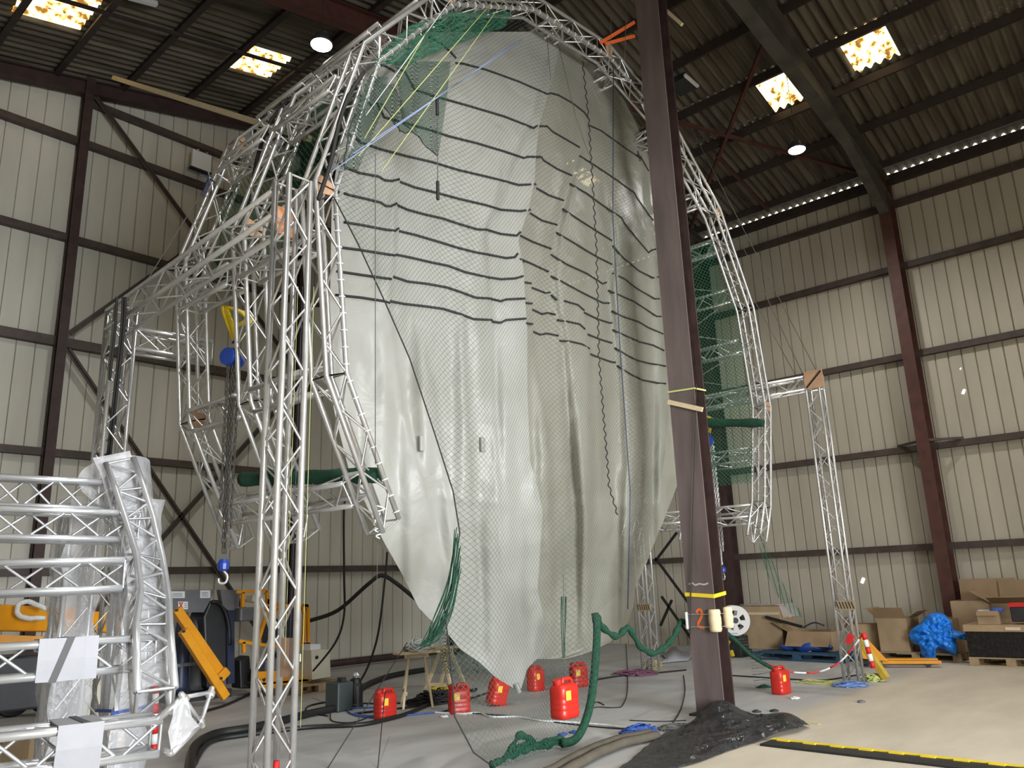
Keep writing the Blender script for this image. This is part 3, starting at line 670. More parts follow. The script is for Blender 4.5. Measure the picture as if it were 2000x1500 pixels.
# ---------------------------------------------------------------- netting
def net_rows(left, right, y0, y1, ny, nx, fn, scale=1.0):
    rows, uvs = [], []
    for i in range(ny+1):
        y = y0+(y1-y0)*i/ny; xl, xr = lerp_poly(left, y), lerp_poly(right, y); r = [fn((xl+(xr-xl)*j/nx, y)) for j in range(nx+1)]
        rows.append(r); uvs.append([(p.x*1.02+p.y, p.z) for p in r])
    return rows, uvs
YN = 5.3
def nety(p, off=0):
    q = PY(p, YN); return PY(p, YN+off+.05*math.sin(q.x*4.2)+.04*math.sin(q.z*2+q.x))
nt = thing('hanging_net', 'large green grey net hanging from the front rib before the white sheet', 'net', (8, YN, 0))
NL = [(880, 24), (820, 40), (760, 85), (715, 150), (690, 210), (668, 290), (652, 385), (700, 478), (752, 590), (800, 700), (850, 850), (885, 960), (898, 1040), (885, 1130), (868, 1190), (880, 1290), (888, 1400), (925, 1470), (962, 1497)]
NR = [(1010, 24), (1090, 65), (1140, 110), (1190, 145), (1235, 215), (1262, 290), (1290, 400), (1310, 600), (1312, 750), (1300, 880), (1280, 1000), (1240, 1130), (1168, 1195), (1158, 1330), (1130, 1430), (1040, 1468), (975, 1497)]
rows, uvs = net_rows(NL, NR, 24, 1497, 110, 50, nety)
m = MB(); m.grid(rows, uvs); m.build('net_panel', M['net'], nt, smooth=True)
edge = lambda L, n: [nety(p) for p in resample(L, n)]
m = MB(); m.tube(edge(NL[6:], 12), .007, 5); m.build('edge_cord', M['cord'], nt, smooth=True)
# gathered green strands on the lower left and green rolled lower hem
m = MB()
for k in range(22):
    a = (893+random.uniform(-6, 10), 1030+k*4); b = (852+random.uniform(-12, 16), 1215+k*1.5); c = (828+random.uniform(-10, 12), 1262)
    m.tube(smooth([PY(a, YN), PY((a[0]*.5+b[0]*.5+7, (a[1]+b[1])/2+8), YN+.05), PY(b, YN+.12), PY(c, YN+.2)], 6), .0045, 5)
m.build('gathered_strands', M['greennet'], nt, smooth=True)
m = MB(); pts = smooth([PY(p, YN+.0) for p in ((1162, 1198), (1166, 1230), (1163, 1290), (1157, 1350), (1148, 1395), (1134, 1430), (1120, 1446), (1098, 1452))], 6); m.tube(pts, .042, 10); m.build('rolled_hem', M['greennet'], nt, smooth=True)
m = MB(); pts = smooth([PY(p, YN+.05) for p in ((1165, 1203), (1180, 1228), (1205, 1243), (1222, 1228), (1232, 1231), (1250, 1262), (1276, 1276), (1300, 1262), (1318, 1240), (1330, 1215), (1342, 1218), (1362, 1250))], 6); m.tube(pts, [.034+.010*math.sin(i*1.3) for i in range(len(pts))], 10); m.build('rolled_hem', M['greennet'], nt, smooth=True)
m = MB()
for L in ([(962, 1496), (1010, 1470), (1060, 1452), (1100, 1450)], [(985, 1485), (1012, 1440), (1022, 1437), (1040, 1448)], [(1005, 1470), (1028, 1448), (1060, 1458), (1090, 1448)], [(1020, 1462), (1050, 1452), (1092, 1440), (1100, 1452)]):
    P = smooth([nety(p, .02) for p in L], 8); m.tube([p+V(noise.noise_vector(p*6))*.02 for p in P], [.034*(.45+1.3*abs(noise.noise(p*11))) for p in P], 8)
m.build('floor_bundle', M['greennet'], nt, smooth=True)
rows, uvs = net_rows([(1018, 1437), (1005, 1458), (985, 1484), (960, 1497)], [(1026, 1437), (1095, 1446), (1098, 1456), (985, 1497)], 1437, 1497, 14, 16, lambda q: nety(q, -.04+.05*noise.noise(V((q[0]/9., q[1]/9., 0)))))
m = MB(); m.grid(rows, uvs); m.build('bunched_mesh', M['ragnet'], nt, smooth=True)
m = MB()
for k in range(5): m.tube(smooth([nety((1098+k*1.5+2*math.sin(k+yy/40.), yy), .04) for yy in (1165, 1200, 1240, 1285)], 4), .005, 5)
m.build('gathered_strands', M['greennet'], nt, smooth=True)
# folded green part under the top of the arch, doubled ragged net left
for q in range(3):
    UL = [(880, 22), (800, 50), (740, 105), (725, 135)]; UR = [(1000, 22), (985, 55), (960, 60), (800, 125)]
    rows, uvs = net_rows(UL, UR, 22, 128, 24, 24, lambda p: PY(p, 5.42+.14*q+.03*math.sin(p[0]/7.+q)))
    m = MB(); m.grid(rows, [[(u*1.0+.017*q, v+.011*q) for u, v in r] for r in uvs]); m.build('folded_top', M['netgreen'], nt, smooth=True)
rag = [([(722, 150), (700, 200), (680, 260), (672, 330)], [(760, 150), (748, 190), (752, 205), (700, 332)], 150, 332),
       ([(735, 165), (735, 170), (742, 195), (780, 255)], [(770, 165), (785, 200), (800, 250), (805, 262)], 165, 258),
       ([(770, 120), (782, 200), (790, 240), (852, 305)], [(880, 120), (872, 200), (860, 280), (856, 305)], 120, 305)]
for q, (l, r, a, b) in enumerate(rag):
    for e in range(2):
        rows, uvs = net_rows(l, r, a, b, 20, 16, lambda p: PY(p, 5.36+.05*e+.05*math.sin(p[0]/6.)))
        m = MB(); m.grid(rows, [[(u*1.5+.02*e, v*1.05) for u, v in rr] for rr in uvs]); m.build('ragged_flap', M['ragnet'], nt, smooth=True)
        if e == 0:
            bl = rows[-1]; sd = [rr[0] for rr in rows]+rows[-1]
            m = MB(); m.tube([p+V(noise.noise_vector(p*9))*.03 for p in sd[8:]], .006, 5); m.build('ragged_edge', M['cord'], nt)
# tunnel net stretched over the inside of the ribs
def tunnel(t0, t1, ya, yb, label, mm, R=4.28):
    rows, uvs = [], []
    n = int((t1-t0)/3)
    for i in range(n+1):
        th = t0+(t1-t0)*i/n; x, z = arch_pt(th, R); r = []; uu = []
        for j in range(9):
            y = ya+(yb-ya)*j/8; sag = .05*math.sin(j*1.1+i*.7); er = V((math.cos(math.radians(th)), 0, math.sin(math.radians(th))))
            r.append(V((x, y, z))-er*sag); uu.append((math.radians(th)*R, y))
        rows.append(r); uvs.append(uu)
    m = MB(); m.grid(rows, uvs); return m.build('tunnel_net', mm, smooth=True, label=label, cat='net')
tunnel(-22, 36, 5.6, 7.9, 'green net lining the right side of the arch between the ribs', M['netgreen'])
tunnel(72, 150, 6.9, 7.9, 'green net lining the top of the arch behind the sheet', M['netgreen'])
tunnel(150, 178, 5.6, 7.9, 'green net lining the upper left of the arch between the ribs', M['netgreen'])
# rolled nets tied along the lowest cross trusses
a, b = PX((478, 935), 4.25), PX((745, 928), 4.35)
for A, B, lab in ((PX((475, 936), 4.1), PX((742, 928), 4.4), 'left'), (PX((1492, 826), 12.3), PX((1372, 826), 12.2), 'right')):
    P = [A.lerp(B, k/30) for k in range(31)]; m = MB(); m.tube(P, [.075+.02*noise.noise(p*5) for p in P], 10); m.build('rolled_net', M['greennet'], smooth=True, label='dark green rolled up net tied between the ribs on the lower %s of the arch' % lab, cat='net')
rows, uvs = net_rows([(862, 1205), (850, 1240), (842, 1285)], [(868, 1205), (930, 1268), (1000, 1316)], 1205, 1316, 16, 12, lambda q: PY(q, 8.6+.1*math.sin(q[0]/9.)))
m = MB(); m.grid(rows, uvs); m.build('back_net', M['ragnet'], smooth=True, label='dark green net behind the rear trestle under the left edge of the sheet', cat='net')
# net tail leaving the right foot of the arch
L = [(1470, 1020), (1480, 1050), (1490, 1100), (1515, 1160), (1550, 1205)]; R_ = [(1480, 1020), (1492, 1050), (1510, 1100), (1540, 1160), (1572, 1205)]
rows, uvs = net_rows(L, R_, 1020, 1205, 20, 5, lambda p: PX(p, 11.75+1.2*(p[1]-1020)/185)); m = MB(); m.grid(rows, uvs); m.build('net_tail', M['netgreen'], smooth=True, label='narrow green net tail hanging from the right foot of the arch', cat='net')
rows, uvs = net_rows([(1415, 1225), (1440, 1250), (1465, 1290), (1475, 1355)], [(1425, 1225), (1470, 1260), (1515, 1300), (1508, 1355)], 1225, 1355, 16, 8, lambda p: FZ((p[0], 1357)).lerp(FZ((p[0], 1357)), 0) if False else PD(p, 11.6))
t = thing('net_end', 'green net end draped from the barrier tape down beside the red can on the right', 'net', PD((1490, 1350), 11.6))
m = MB(); m.grid(rows, uvs); m.build('net_panel', M['net'], t, smooth=True)
m = MB(); m.tube(smooth([PD(p, 11.6) for p in ((1415, 1232), (1440, 1254), (1470, 1282), (1512, 1307))], 5), .03, 8); m.build('rolled_hem', M['greennet'], t, smooth=True)
m = MB(); P = smooth([PD(p, 11.6) for p in ((1478, 1352), (1490, 1345), (1510, 1350))], 6); m.tube(P, [.06+.02*noise.noise(p*9) for p in P], 8); m.build('floor_bundle', M['greennet'], t, smooth=True)

# ---------------------------------------------------------------- strings and ropes of the arch
def line(name, pts, r, mm, label, cat='rope', n=5):
    m = MB(); m.tube(pts, r, n); return m.build(name, mm, smooth=True, label=label, cat=cat)
yf = 5.22; M['bluewhite'] = mat('blue_white_string', (.30, .38, .62), .6)
for a, b, mm, lab in (((985, 0), (745, 335), 'yellowrope', 'yellow string crossing the upper sheet, longer of the yellow pair'), ((965, 0), (700, 305), 'yellowrope', 'yellow string crossing the upper sheet, left of the pair'),
                      ((880, 0), (715, 225), 'whiterope', 'pale string near the top left of the sheet, shorter one'), ((835, 60), (712, 270), 'yellowrope', 'pale yellow string left of the upper sheet'),
                      ((1012, 80), (648, 335), 'bluewhite', 'white string slanting over the upper sheet, upper of two'), ((1020, 78), (690, 300), 'bluewhite', 'bluish white string slanting over the upper sheet, lower of two')):
    line('string', [PY(a, yf), PY(b, yf)], .005, M[mm], lab, 'string')
line('rope', [PY(p, 5.2) for p in ((1198, 130), (1197, 430), (1211, 680), (1231, 960), (1226, 1190))], .007, M['navy'], 'thin dark blue rope hanging down the right part of the sheet')
P = [PY(p, 5.24) for p in resample([(1138, 120), (1150, 235), (1165, 480), (1170, 700), (1190, 950), (1206, 1005)], 4)]
line('cord', [p+V((.02*math.sin(i*1.4), 0, 0)) for i, p in enumerate(P)], .0075, M['cord'], 'wavy black cord hanging down the right part of the sheet')
line('cord', [PY((733, 300), 5.24), PY((733, 905), 5.24)], .004, M['graycord'], 'thin straight grey cord hanging over the left part of the sheet')
line('cord', [PY((854, 195), 5.24), PY((855, 390), 5.24)], .005, M['graycord'], 'short cord with dark knots hanging before the upper sheet')
for p, n in (((854, 208), 'upper'), ((855, 372), 'lower')):
    m = MB(); q = PY(p, 5.24); m.tube([q+V((0, 0, .1)), q+V((0, 0, -.1))], .018, 6); m.build('rope_knot', M['cord'], label='%s dark knotted rope end hanging before the upper sheet' % n, cat='knot')
line('cord', [PY((1068, 68), 5.3), PY((1076, 158), 5.3)], .005, M['graycord'], 'short grey cord hanging from the top right of the arch')
line('cord', [PY((1090, 85), 5.3), PY((1125, 230), 5.3), PY((1160, 330), 5.3)], .004, M['graycord'], 'faint grey cord slanting down from the top right of the arch')
for p, X in (((1248, 305), 9.9),):
    m = MB(); q = onsurf(p, -.1)
    for k in range(4): m.tube(smooth([q, q+V((.05*math.cos(k*1.6), 0, .08*math.sin(k*1.6+.4))), q+V((.09*math.cos(k*1.6+.5), 0, .05*math.sin(k*1.6))), q], 5), .006, 5)
    m.build('rope_knot', M['cord'], label='loose black rope knot on the right edge of the upper sheet', cat='knot')
# black cables on the left of the arch
line('cable', smooth([PY(p, 5.3) for p in ((712, 140), (680, 190), (660, 250), (645, 320), (622, 390))], 4), .02, M['cord'], 'black cable bundle along the upper left of the front rib', 'cable')
line('cable', smooth([PD(p, 8.6) for p in ((570, 190), (530, 235), (505, 300), (490, 370), (465, 440))], 4), .022, M['cord'], 'black cable bundle running down across the left ribs', 'cable')
for dx, lab in ((0, 'left'), (12, 'middle'), (17, 'right')):
    line('cable', smooth([PD((228+dx, 580), 7.9), PD((225+dx, 640), 7.95), PD((212+dx, 760), 8.0), PD((198+dx, 890), 8.05)], 4), .014, M['cord'], 'black cable hanging down the far left tower, %s strand' % lab, 'cable')
line('guy_wire', [PD((1350, 250), 13.2), PX((1600, 735), PRX)], .006, M['graycord'], 'thin guy wire from the arch down to the right tower top, longest', 'wire')
line('guy_wire', [PD((1450, 480), 12.9), PX((1570, 735), PRX)], .006, M['graycord'], 'thin guy wire from the arch down to the right tower top, middle', 'wire')
line('guy_wire', [PD((1475, 590), 12.9), PX((1558, 740), PRX)], .006, M['graycord'], 'thin guy wire from the arch down to the right tower top, shortest', 'wire')
line('guy_wire', [PY((412, 348), 7.92), V((PLX, 8.0, 4.58))], .006, M['graycord'], 'thin guy wire at the left shoulder of the arch', 'wire')
line('guy_wire', [PY((1405, 0), 5.3), PY((1390, 0), 5.3)], .004, M['graycord'], 'short wire at the roof', 'wire') if False else None
for x0, x1 in ((1193, 1193), (1224, 1220)):
    line('guy_wire', [PY((x0, 0), 5.28), PY((x1, 120), 5.28)], .004, M['graycord'], 'thin wire hanging from the roof at the upper right, %s one' % ('left' if x0 == 1193 else 'right'), 'wire')
q = PY((738, 1010), 5.45)
m = MB()
for k in range(5): m.tube(smooth([q+V((.03*math.sin(k*2.1), .02, .10-.05*k)), q+V((.05*math.cos(k*1.7), -.03, .07-.05*k)), q+V((-.03, .02*math.sin(k), .04-.05*k)), q+V((.02, 0, .02-.05*k))], 5), .007, 5)
m.build('rope_knot', M['whiterope'], smooth=True, label='white rope knot hanging at the left foot of the front rib', cat='knot')
line('rope', [q+V((0, 0, -.15)), q+V((-.01, 0, -.8))], .002, M['graycord'], 'thin rope end hanging below the white knot at the front rib foot')
q = PY((408, 348), 7.8); m = MB()
for k in range(4): m.tube(smooth([q+V((.10*math.cos(k*1.5), .05, .10*math.sin(k*1.5))), q, q+V((-.06*k*.4, -.03, -.10-.05*k))], 5), .010, 5)
m.build('rope_knot', M['navy'], smooth=True, label='dark blue rope tied round the left shoulder of the rear rib', cat='knot')
# wooden batten at upper left
a, b = PY((222, 152), 13.5), PY((605, 271), 7.4)
m = MB(); m.bar(a, b, .06, .075); m.build('wood_batten', M['wood'], label='long pale wooden batten reaching from the arch to the upper left roof', cat='batten')

# chain hoists
def hoist(c, sling_top, drop, label, hookl):
    t = thing('chain_hoist', label, 'chain hoist', c)
    m = MB(); m.lathe(c+V((-.09, 0, 0)), [(.03, 0), (.085, .005), (.09, .04), (.075, .055), (.095, .065), (.095, .12), (.07, .135), (.09, .145), (.085, .18), (.03, .19)], 20, (1, .35, 0)); m.build('body', M['hoistblue'], t, smooth=False)
    m = MB(); m.tube(smooth([c+V((0, 0, .08)), c+V((.03, 0, .13)), c+V((0, 0, .17)), c+V((-.03, 0, .14))], 5), .012, 8); m.build('top_hook', M['hoistblue'], t, smooth=True)
    m = MB()
    for q, (dx, dy) in enumerate(((-.05, .02), (-.02, -.01), (.015, .015), (.045, -.01), (-.035, .05), (0, .045), (.03, -.04), (-.01, -.045))):
        L = drop*(1 if q in (1, 2) else .62+.04*q); n = int(L/.045)
        for k in range(n):
            z = c.z-.09-k*.045; a = V((c.x+dx+.004*math.sin(k), c.y+dy, z)); sx = V((.011, 0, 0)) if k % 2 else V((0, .011, 0))
            m.tube([a+sx, a+sx*.6+V((0, 0, -.028)), a-sx*.6+V((0, 0, -.028)), a-sx, a-sx*.6+V((0, 0, .028)), a+sx*.6+V((0, 0, .028)), a+sx], .0062, 4, False)
    m.build('chain', M['chain'], t)
    h = V((c.x, c.y, c.z-.09-drop)); m = MB(); m.lathe(h+V((0, 0, -.1)), [(.02, 0), (.05, .02), (.055, .07), (.03, .11)], 12); m.build('hook_block', M['hoistblue'], t)
    m = MB(); m.tube(smooth([h+V((0, 0, -.09)), h+V((.045, 0, -.14)), h+V((.03, 0, -.2)), h+V((-.03, 0, -.2)), h+V((-.04, 0, -.16))], 5), .012, 8); m.build('hook', M['alu'], t, smooth=True)
    s = MB(); top = V(sling_top)
    for dx in (-.03, 0, .03): s.tube(smooth([c+V((dx*.3, 0, .15)), c.lerp(top, .5)+V((dx, 0, .04)), top+V((dx-.02, .08, .05)), top+V((dx+.02, .14, .12)), top+V((dx+.08, -.02, .05)), top+V((dx+.10, -.14, -.04)), top+V((dx+.08, -.16, -.10)), c.lerp(top, .72)+V((.03, -.03, 0)), c+V((dx*.3+.02, 0, .16))], 6), .017, 6)
    s.build('lifting_sling', M['yellow'], smooth=True, label=hookl, cat='sling')
c = PX((458, 698), 3.72); h = PX((440, 1085), 3.72)
hoist(c, PX((452, 615), 3.72), c.z-h.z-.05, 'blue chain hoist with long chain hanging on the left side of the arch', 'yellow lifting sling holding the blue chain hoist on the left')
c = PX((1387, 862), 12.4); h = PX((1418, 1102), 12.4)
hoist(c, PX((1385, 822), 12.4), c.z-h.z-.05, 'blue chain hoist seen right of the brown column', 'yellow lifting sling holding the blue chain hoist on the right')

# ---------------------------------------------------------------- wrapped truss segment at the lower left
seg = thing('truss_segment', 'spare curved truss segment with film wrap standing lower left, its leaning end rib', 'truss', PY((300, 1440), 4.5))
rail = [((222, 935), (265, 905), 6.15), ((236, 985), (283, 968), 6.0), ((252, 1040), (299, 1030), 5.85), ((264, 1110), (315, 1120), 5.65), ((272, 1190), (326, 1200), 5.3), ((277, 1262), (333, 1248), 5.0), ((284, 1400), (346, 1372), 4.6)]
pts, A = [], []
for l, r, y in rail:
    a, b = PY(l, y), PY(r, y); pts.append((a+b)/2+V((0, .09, .03))); A.append((b-a).normalized())
B = []
for i in range(len(pts)):
    t = (pts[min(i+1, len(pts)-1)]-pts[max(i-1, 0)]).normalized(); a = A[i]-t*A[i].dot(t); a.normalize(); A[i] = a; b = t.cross(a); B.append(b if b.y > 0 else -b)
truss_parts(seg, pts, A, B, panel=.17, s=.19, m=M['alu_new'], nseg=10)
def wrap(t, pts, A, B, ha, hb, name='wrap_film', mm=None, amp=.02, cap=False):
    P = []; 
    for i in range(len(pts)-1):
        n = max(2, int((pts[i+1]-pts[i]).length/.06))
        for k in range(n): f = k/n; P.append((pts[i].lerp(pts[i+1], f), A[i].lerp(A[i+1], f), B[i].lerp(B[i+1], f)))
    P.append((pts[-1], A[-1], B[-1])); rows = []
    prof = [(-1, -1), (-.3, -1.05), (.4, -1), (1, -1), (1.05, 0), (1, 1), (0, 1.03), (-1, 1), (-1.05, .1), (-1, -1)]
    for c, a, b in P:
        r = []
        for u, v in prof:
            p = c+a*u*ha+b*v*hb; r.append(p+V(noise.noise_vector(p*5))*amp)
        r[-1] = r[0]; rows.append(r)
    m = MB(); m.grid(rows)
    if cap: m.poly(list(reversed(rows[0])))
    return m.build(name, mm or M['film'], t, smooth=True)
wrap(seg, [pts[0]+V((-.02, .1, .06))]+[p+V((0, .13, 0)) for p in pts[1:]], A, B, .125, .10, cap=True)
hood = [[(150, 937), (168, 912), (226, 890), (286, 894), (294, 915)], [(160, 960), (182, 935), (228, 920), (280, 925), (298, 960)], [(195, 990), (205, 975), (236, 960), (285, 965), (304, 1020)]]
m = MB(); m.grid([[PY(p, 6.35-.06*i+.03*j) for j, p in enumerate(smooth([V((x, y, 0)) for x, y in r], 4))] for i, r in enumerate(hood)]); m.build('film_hood', M['film'], seg, smooth=True)
def seg_truss(label, l_top, r_top, l_bot, r_bot, yl, yr, foam=None):
    """horizontal truss of the segment: front chords through the given picture points at depth yl (left) and yr (right)"""
    lt, rt, lb, rb = PY(l_top, yl), PY(r_top, yr), PY(l_bot, yl), PY(r_bot, yr)
    d0 = (rt-lt); lt, lb = lt-d0*.35, lb-(rb-lb)*.35
    a, b = (lt+lb)/2, (rt+rb)/2; d = (b-a).normalized(); up = ((lt-lb)+(rt-rb))/2; s = up.length; up = (up-d*up.dot(d)).normalized(); back = d.cross(up); back = back if back.y > 0 else -back
    t = thing('segment_truss', label, 'truss', b, 'level trusses of the wrapped segment')
    off = back*(s/2)
    truss_parts(t, [a+off, b+off], [back, back], [up, up], panel=.22, s=s, m=M['alu_new'], nseg=10)
    if foam:
        f0, f1, tp = foam
        P = lambda f: (a+off).lerp(b+off, f)
        h = s/2+TR+.006
        m = MB(); q = [(-h, -h*1.02), (-h-.004, 0), (-h, h), (h, h)]
        rows = [[P(f0+(f1-f0)*k/10)+back*u+up*v+V(noise.noise_vector(P(f0+(f1-f0)*k/10)*7+V((u, v, 0))))*.006 for u, v in q] for k in range(11)]
        m.grid(rows); m.build('foam_wrap', M['filmwhite'], t, solid=.006)
        m = MB(); w_ = .018
        for u, v in ((0, 0),):
            rows = [[P(tp+sl)+back*(uu*1.03)+up*(vv*1.03)+d*sh for uu, vv, sh in ((-h, -h*1.05, -.06), (-h-.004, 0, -.02), (-h, h, .02), (h, h, .0))] for sl in (-w_, w_)]
            m.grid(rows)
        m.build('tape', M['tape'], t, solid=.003)
    return t
seg_truss('uppermost level truss of the wrapped segment at the lower left', (0, 932), (222, 942), (0, 986), (230, 996), 6.45, 6.2)
seg_truss('second level truss from the top of the wrapped segment at the lower left', (0, 993), (290, 1003), (0, 1048), (252, 1054), 6.15, 5.9)
seg_truss('third level truss from the top of the wrapped segment at the lower left', (0, 1099), (262, 1094), (0, 1158), (222, 1148), 5.85, 5.55)
seg_truss('level truss with white foam and grey tape across the wrapped segment', (0, 1264), (330, 1245), (0, 1328), (277, 1302), 5.15, 5.0, (.42, .70, .55))
seg_truss('lowest level truss with white foam and grey tape in the lower left corner', (0, 1442), (300, 1408), (0, 1512), (325, 1470), 4.6, 4.5, (.49, .70, .60))
# coupler frame at its end
t = thing('truss_end', 'open truss end with conical couplers and torn clear film at the lower left', 'truss end', PY((370, 1410), 4.45))
N4 = [PY((358, 1362), 4.45), PY((412, 1352), 4.62), PY((392, 1412), 4.62), PY((335, 1470), 4.40)]
m = MB()
for a, b in ((0, 1), (1, 2), (0, 3), (0, 2), (2, 3)): m.tube([N4[a], N4[b]], .012 if (a, b) != (2, 3) else .02, 8)
m.tube([N4[0], PY((305, 1408), 4.5)], .02, 8); m.tube([N4[3], PY((322, 1468), 4.5)], .02, 8)
m.build('frame', M['alu_new'], t, smooth=True)
for a, dv in ((0, (-.3, 0, .4)), (1, (.3, .3, .6)), (2, (.4, .1, -.5))):
    m = MB(); d = V(dv).normalized(); m.lathe(N4[a]-d*.03, [(.022, 0), (.026, .01), (.026, .03), (.019, .035), (.015, .06), (.006, .066)], 14, d); m.build('coupler', M['alu'], t, smooth=False)
m = MB(); g = [[(338, 1378), (352, 1366), (366, 1358)], [(333, 1400), (352, 1388), (378, 1395)], [(330, 1430), (352, 1420), (385, 1420)], [(332, 1466), (350, 1448), (380, 1428)]]
m.grid([[PY(p, 4.38)+V(noise.noise_vector(V((p[0]/20, p[1]/20, 0))))*.03 for p in smooth([V((x, y, 0)) for x, y in r], 4)] for r in g]); m.build('torn_film', M['film'], t, smooth=True)
# upright wrapped trusses behind
for (x, y0_, y1_, Y, lab, ww) in ((122, 985, 1500, 6.9, 'upright truss in clear film behind the wrapped segment, left one', .14), (245, 985, 1470, 7.1, 'upright truss in clear film behind the wrapped segment, right one with blue strap', .14)):
    base = PY((x-8, 1440), Y); base.z = 0; top = PY((x+18, y0_), Y); top = V((base.x, base.y, top.z))
    t = straight('wrapped_truss', lab, base, top, (0, 1, 0), m=M['alu_new'], s=.2)
    wrap(t, [base+V((0, 0, .15)), base.lerp(top, .5), top+V((0, 0, .02))], [V((1, 0, 0))]*3, [V((0, 1, 0))]*3, ww, ww, amp=.045)
    if x > 200:
        m = MB(); z = PY((x, 1385), Y).z
        for a, b in (((-.16, -.16), (.16, -.16)), ((.16, -.16), (.16, .16)), ((-.16, .16), (-.16, -.16))): m.bar(base+V((a[0], a[1], z)), base+V((b[0], b[1], z+.02)), .004, .025)
        m.build('strap', M['blue'], t, label='blue strap')
# beige cabinet between them and cardboard behind the lowest truss
def crate(name, label, cat, c, size, rz, mm, **k):
    m = MB(); m.box((0, 0, size[2]/2), size); o = m.build(name, mm, org=(0, 0, 0), label=label, cat=cat, bevel=.008, **k); o.location = c; o.rotation_euler = (0, 0, rz); return o
p = FZ((185, 1422)); t = thing('metal_cabinet', 'beige metal cabinet on a wooden pallet behind the wrapped truss segment', 'cabinet', p)
m = MB(); m.box(p+V((0, 0, .50)), (.62, .5, .72)); m.build('body', M['beige'], t, bevel=.01)
m = MB(); m.box(p+V((-.02, -.27, .72)), (.12, .04, .06)); m.build('latch', M['white'], t); m = MB(); m.box(p+V((-.05, -.262, .27)), (.14, .02, .08)); m.build('vent', M['grey'], t)
m = MB()
for dx in (-.28, 0, .28): m.box(p+V((dx, 0, .05)), (.1, .6, .1))
m.box(p+V((0, 0, .115)), (.7, .6, .03)); m.build('pallet_base', M['palletwood'], t)
def open_box(label, c, sx, sy, sz, rz, group=None, flaps=(1, 1, 1, 1), ang=.5, mm=None, lift=0):
    """cardboard box without lid, flaps folded out"""
    c = V(c); t = thing('cardboard_box', label, 'box', c, group); R_ = RZ(rz); w = .008; mm = mm or M['card']
    loc = lambda p: c+R_ @ V(p)
    m = MB()
    for x, y, lx, ly in ((0, -sy/2, sx, w), (0, sy/2, sx, w), (-sx/2, 0, w, sy), (sx/2, 0, w, sy)): m.box(loc((x, y, sz/2+lift)), (lx, ly, sz), R_)
    m.box(loc((0, 0, w/2+lift)), (sx, sy, w), R_); m.build('body', mm, t)
    fl = (((-sx/2, -sy/2), (sx/2, -sy/2), (0, -1)), ((sx/2, -sy/2), (sx/2, sy/2), (1, 0)), ((sx/2, sy/2), (-sx/2, sy/2), (0, 1)), ((-sx/2, sy/2), (-sx/2, -sy/2), (-1, 0)))
    for i, (a, b, n) in enumerate(fl):
        if not flaps[i]: continue
        L = min(sx, sy)*.48; an = ang*flaps[i]
        o = V((n[0]*math.cos(an)*L, n[1]*math.cos(an)*L, math.sin(an)*L)); q = [V((a[0], a[1], sz+lift)), V((b[0], b[1], sz+lift))]; q += [q[1]+o, q[0]+o]
        nn = (q[1]-q[0]).cross(q[3]-q[0]).normalized()*w
        m = MB(); m.prism([loc(p) for p in q], R_ @ nn); m.build('flap', M['cardin'], t)
    return t
open_box('cardboard box on the floor behind the lowest truss in the left corner', FZ((80, 1500))+V((0, .1, 0)), .5, .4, .36, .3, flaps=(0, 0, 0, 0))
open_box('cardboard box between the wrapped trusses low at the left', FZ((215, 1495))+V((0, .2, 0)), .3, .3, .3, .1, flaps=(0, 0, 0, 0))

# ---------------------------------------------------------------- machines at the left by the end wall
p = PY((60, 1210), 11.2)
t = thing('boom_lift', 'orange telescopic boom of a lift machine behind the wrapped trusses at far left', 'machine', V((p.x, p.y, 0)))
a, b = PY((-60, 1205), 11.0), PY((150, 1212), 11.6)
m = MB(); m.bar(a, b, .24, .30); m.build('boom', M['orange'], t, bevel=.02)
a2, b2 = PY((150, 1212), 11.6), PY((232, 1218), 11.8); m = MB(); m.bar(a2, b2, .22, .26); m.build('boom_head', M['orange'], t, bevel=.02)
m = MB(); m.prism([PY(q, 11.05) for q in ((-40, 1238), (88, 1243), (60, 1258), (-40, 1256))], (0, .25, 0)); m.build('boom_underside', M['orange'], t)
m = MB(); m.box(PY((40, 1330), 11.4), (1.3, .7, .62)); m.build('chassis', M['darkgrey'], t, bevel=.03)
m = MB(); L = smooth([PY(q, 10.95) for q in ((90, 1190), (60, 1176), (38, 1180), (34, 1196), (46, 1206), (88, 1208))], 6); m.tube([q+V(noise.noise_vector(q*14))*.012 for q in L], .03, 8); m.build('fleece_loop', M['whiterope'], t, smooth=True)
for q in ((20, 1400), (95, 1395)):
    c = FZ(q); c.z = .28; m = MB(); m.lathe(c+V((0, -.12, 0)), [(.12, 0), (.26, .02), (.28, .06), (.28, .18), (.26, .22), (.12, .24)], 22, (0, 1, 0)); m.build('wheel', M['black'], t)
